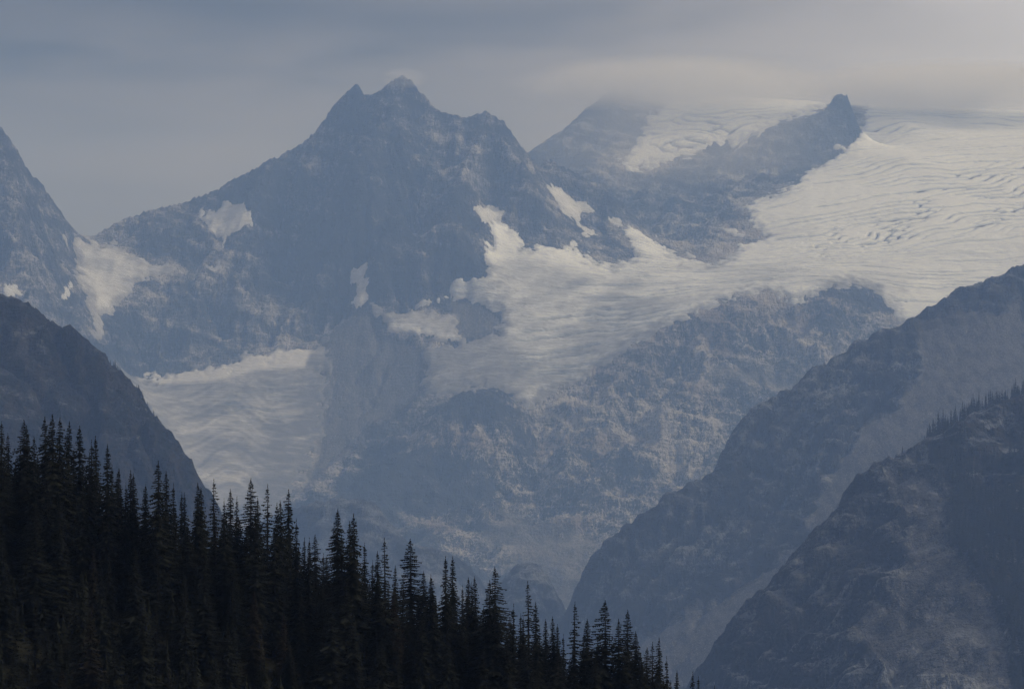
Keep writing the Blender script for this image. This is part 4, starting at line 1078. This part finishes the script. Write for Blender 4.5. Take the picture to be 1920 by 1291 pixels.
sp_right = scatter_line(fl_right, [q for q in right_crest if 1640 <= q[0] <= 1990], 110, (4, 10), prng, 14.0) + scatter_line(fl_right, [(1835, 536, 4925), (1860, 532, 4935)], 10, (8, 13), prng, 8.0) + scatter_line(fl_right, [(1895, 531, 4950), (1990, 494, 4995)], 60, (7, 13), prng, 14.0)
stand('far_wood', 'scattered small trees on the crest of the long scree ridge', sp_right, protos, M['far_needles'])

# ------------------------------------------------------------------ low cloud
def cloud(name, label, u, v, d, hw, hh, hd, dens, ns, seed, thr=0.42):
    import bmesh
    bm = bmesh.new()
    bmesh.ops.create_icosphere(bm, subdivisions=4, radius=1.0)
    me = bpy.data.meshes.new(name); bm.to_mesh(me); bm.free()
    mt = bpy.data.materials.new('cloud_vapour'); mt.use_nodes = True
    nt = mt.node_tree; nt.nodes.clear()
    N, L = nt.nodes.new, nt.links.new
    tc = N('ShaderNodeTexCoord'); gm = N('ShaderNodeNewGeometry')
    ln = N('ShaderNodeVectorMath'); ln.operation = 'LENGTH'; L(tc.outputs['Object'], ln.inputs[0])
    fo = N('ShaderNodeMapRange'); fo.interpolation_type = 'SMOOTHSTEP'; L(ln.outputs['Value'], fo.inputs[0])
    fo.inputs[1].default_value = 1.0; fo.inputs[2].default_value = 0.45
    mp = N('ShaderNodeMapping'); L(gm.outputs['Position'], mp.inputs[0]); mp.inputs['Scale'].default_value = (ns, ns, ns * 2.0); mp.inputs['Location'].default_value = (seed, seed * 2, 0)
    no = N('ShaderNodeTexNoise'); no.inputs['Scale'].default_value = 1.0; no.inputs['Detail'].default_value = 3.0; L(mp.outputs[0], no.inputs['Vector'])
    r2 = N('ShaderNodeMapRange'); L(no.outputs['Fac'], r2.inputs[0]); r2.inputs[1].default_value = thr - 0.15; r2.inputs[2].default_value = thr + 0.25
    mu = N('ShaderNodeMath'); mu.operation = 'MULTIPLY'; L(fo.outputs[0], mu.inputs[0]); L(r2.outputs[0], mu.inputs[1])
    m2 = N('ShaderNodeMath'); m2.operation = 'MULTIPLY'; L(mu.outputs[0], m2.inputs[0]); m2.inputs[1].default_value = dens
    pv = N('ShaderNodeVolumePrincipled'); pv.inputs['Color'].default_value = (1, 1, 1, 1); L(m2.outputs[0], pv.inputs['Density'])
    pv.inputs['Anisotropy'].default_value = 0.0
    o_ = N('ShaderNodeOutputMaterial'); L(pv.outputs[0], o_.inputs['Volume'])
    o = link(name, me, mt)
    o.location = P(u, v, d); o.scale = (hw, hd, hh)
    tag(o, label, 'cloud', None, 'stuff')
    return o
cloud('cloud', 'grey cloud bank hiding the top of the far icy ridge', 1275, 158, 9950, 640, 110, 330, 0.008, 0.006, 3.0, 0.36)
cloud('cloud', 'pale low cloud blurring the glacier skyline beside the tower', 1790, 165, 9880, 620, 105, 280, 0.011, 0.005, 12.0, 0.34)
cloud('mist', 'thin pale mist hanging before the far ridge', 1270, 250, 9150, 620, 330, 300, 0.0013, 0.003, 5.0, 0.36)
cloud('cloud', 'thin wisp of cloud over the main summit', 757, 147, 8260, 80, 34, 70, 0.007, 0.02, 8.0, 0.42)

# ------------------------------------------------------------------ air
hb = bpy.data.meshes.new('haze')
x0, x1, y0, y1, z0, z1 = -6100, 6100, -2600, 13600, ZG - 1, 1330.0
hb.from_pydata([(x, y, z) for z in (z0, z1) for y in (y0, y1) for x in (x0, x1)], [], [(0, 2, 3, 1), (4, 5, 7, 6), (0, 1, 5, 4), (2, 6, 7, 3), (0, 4, 6, 2), (1, 3, 7, 5)])
hm = bpy.data.materials.new('blue_haze'); hm.use_nodes = True
nt = hm.node_tree; nt.nodes.clear()
pv = nt.nodes.new('ShaderNodeVolumePrincipled'); ho = nt.nodes.new('ShaderNodeOutputMaterial')
pv.inputs['Color'].default_value = (0.36, 0.56, 1.0, 1)
pv.inputs['Absorption Color'].default_value = (1, 1, 1, 1)
pv.inputs['Density'].default_value = 1.32e-4
pv.inputs['Anisotropy'].default_value = 0.0
nt.links.new(pv.outputs[0], ho.inputs['Volume'])
tag(link('haze', hb, hm), 'blue smoky haze filling the valley air', 'haze', None, 'stuff')
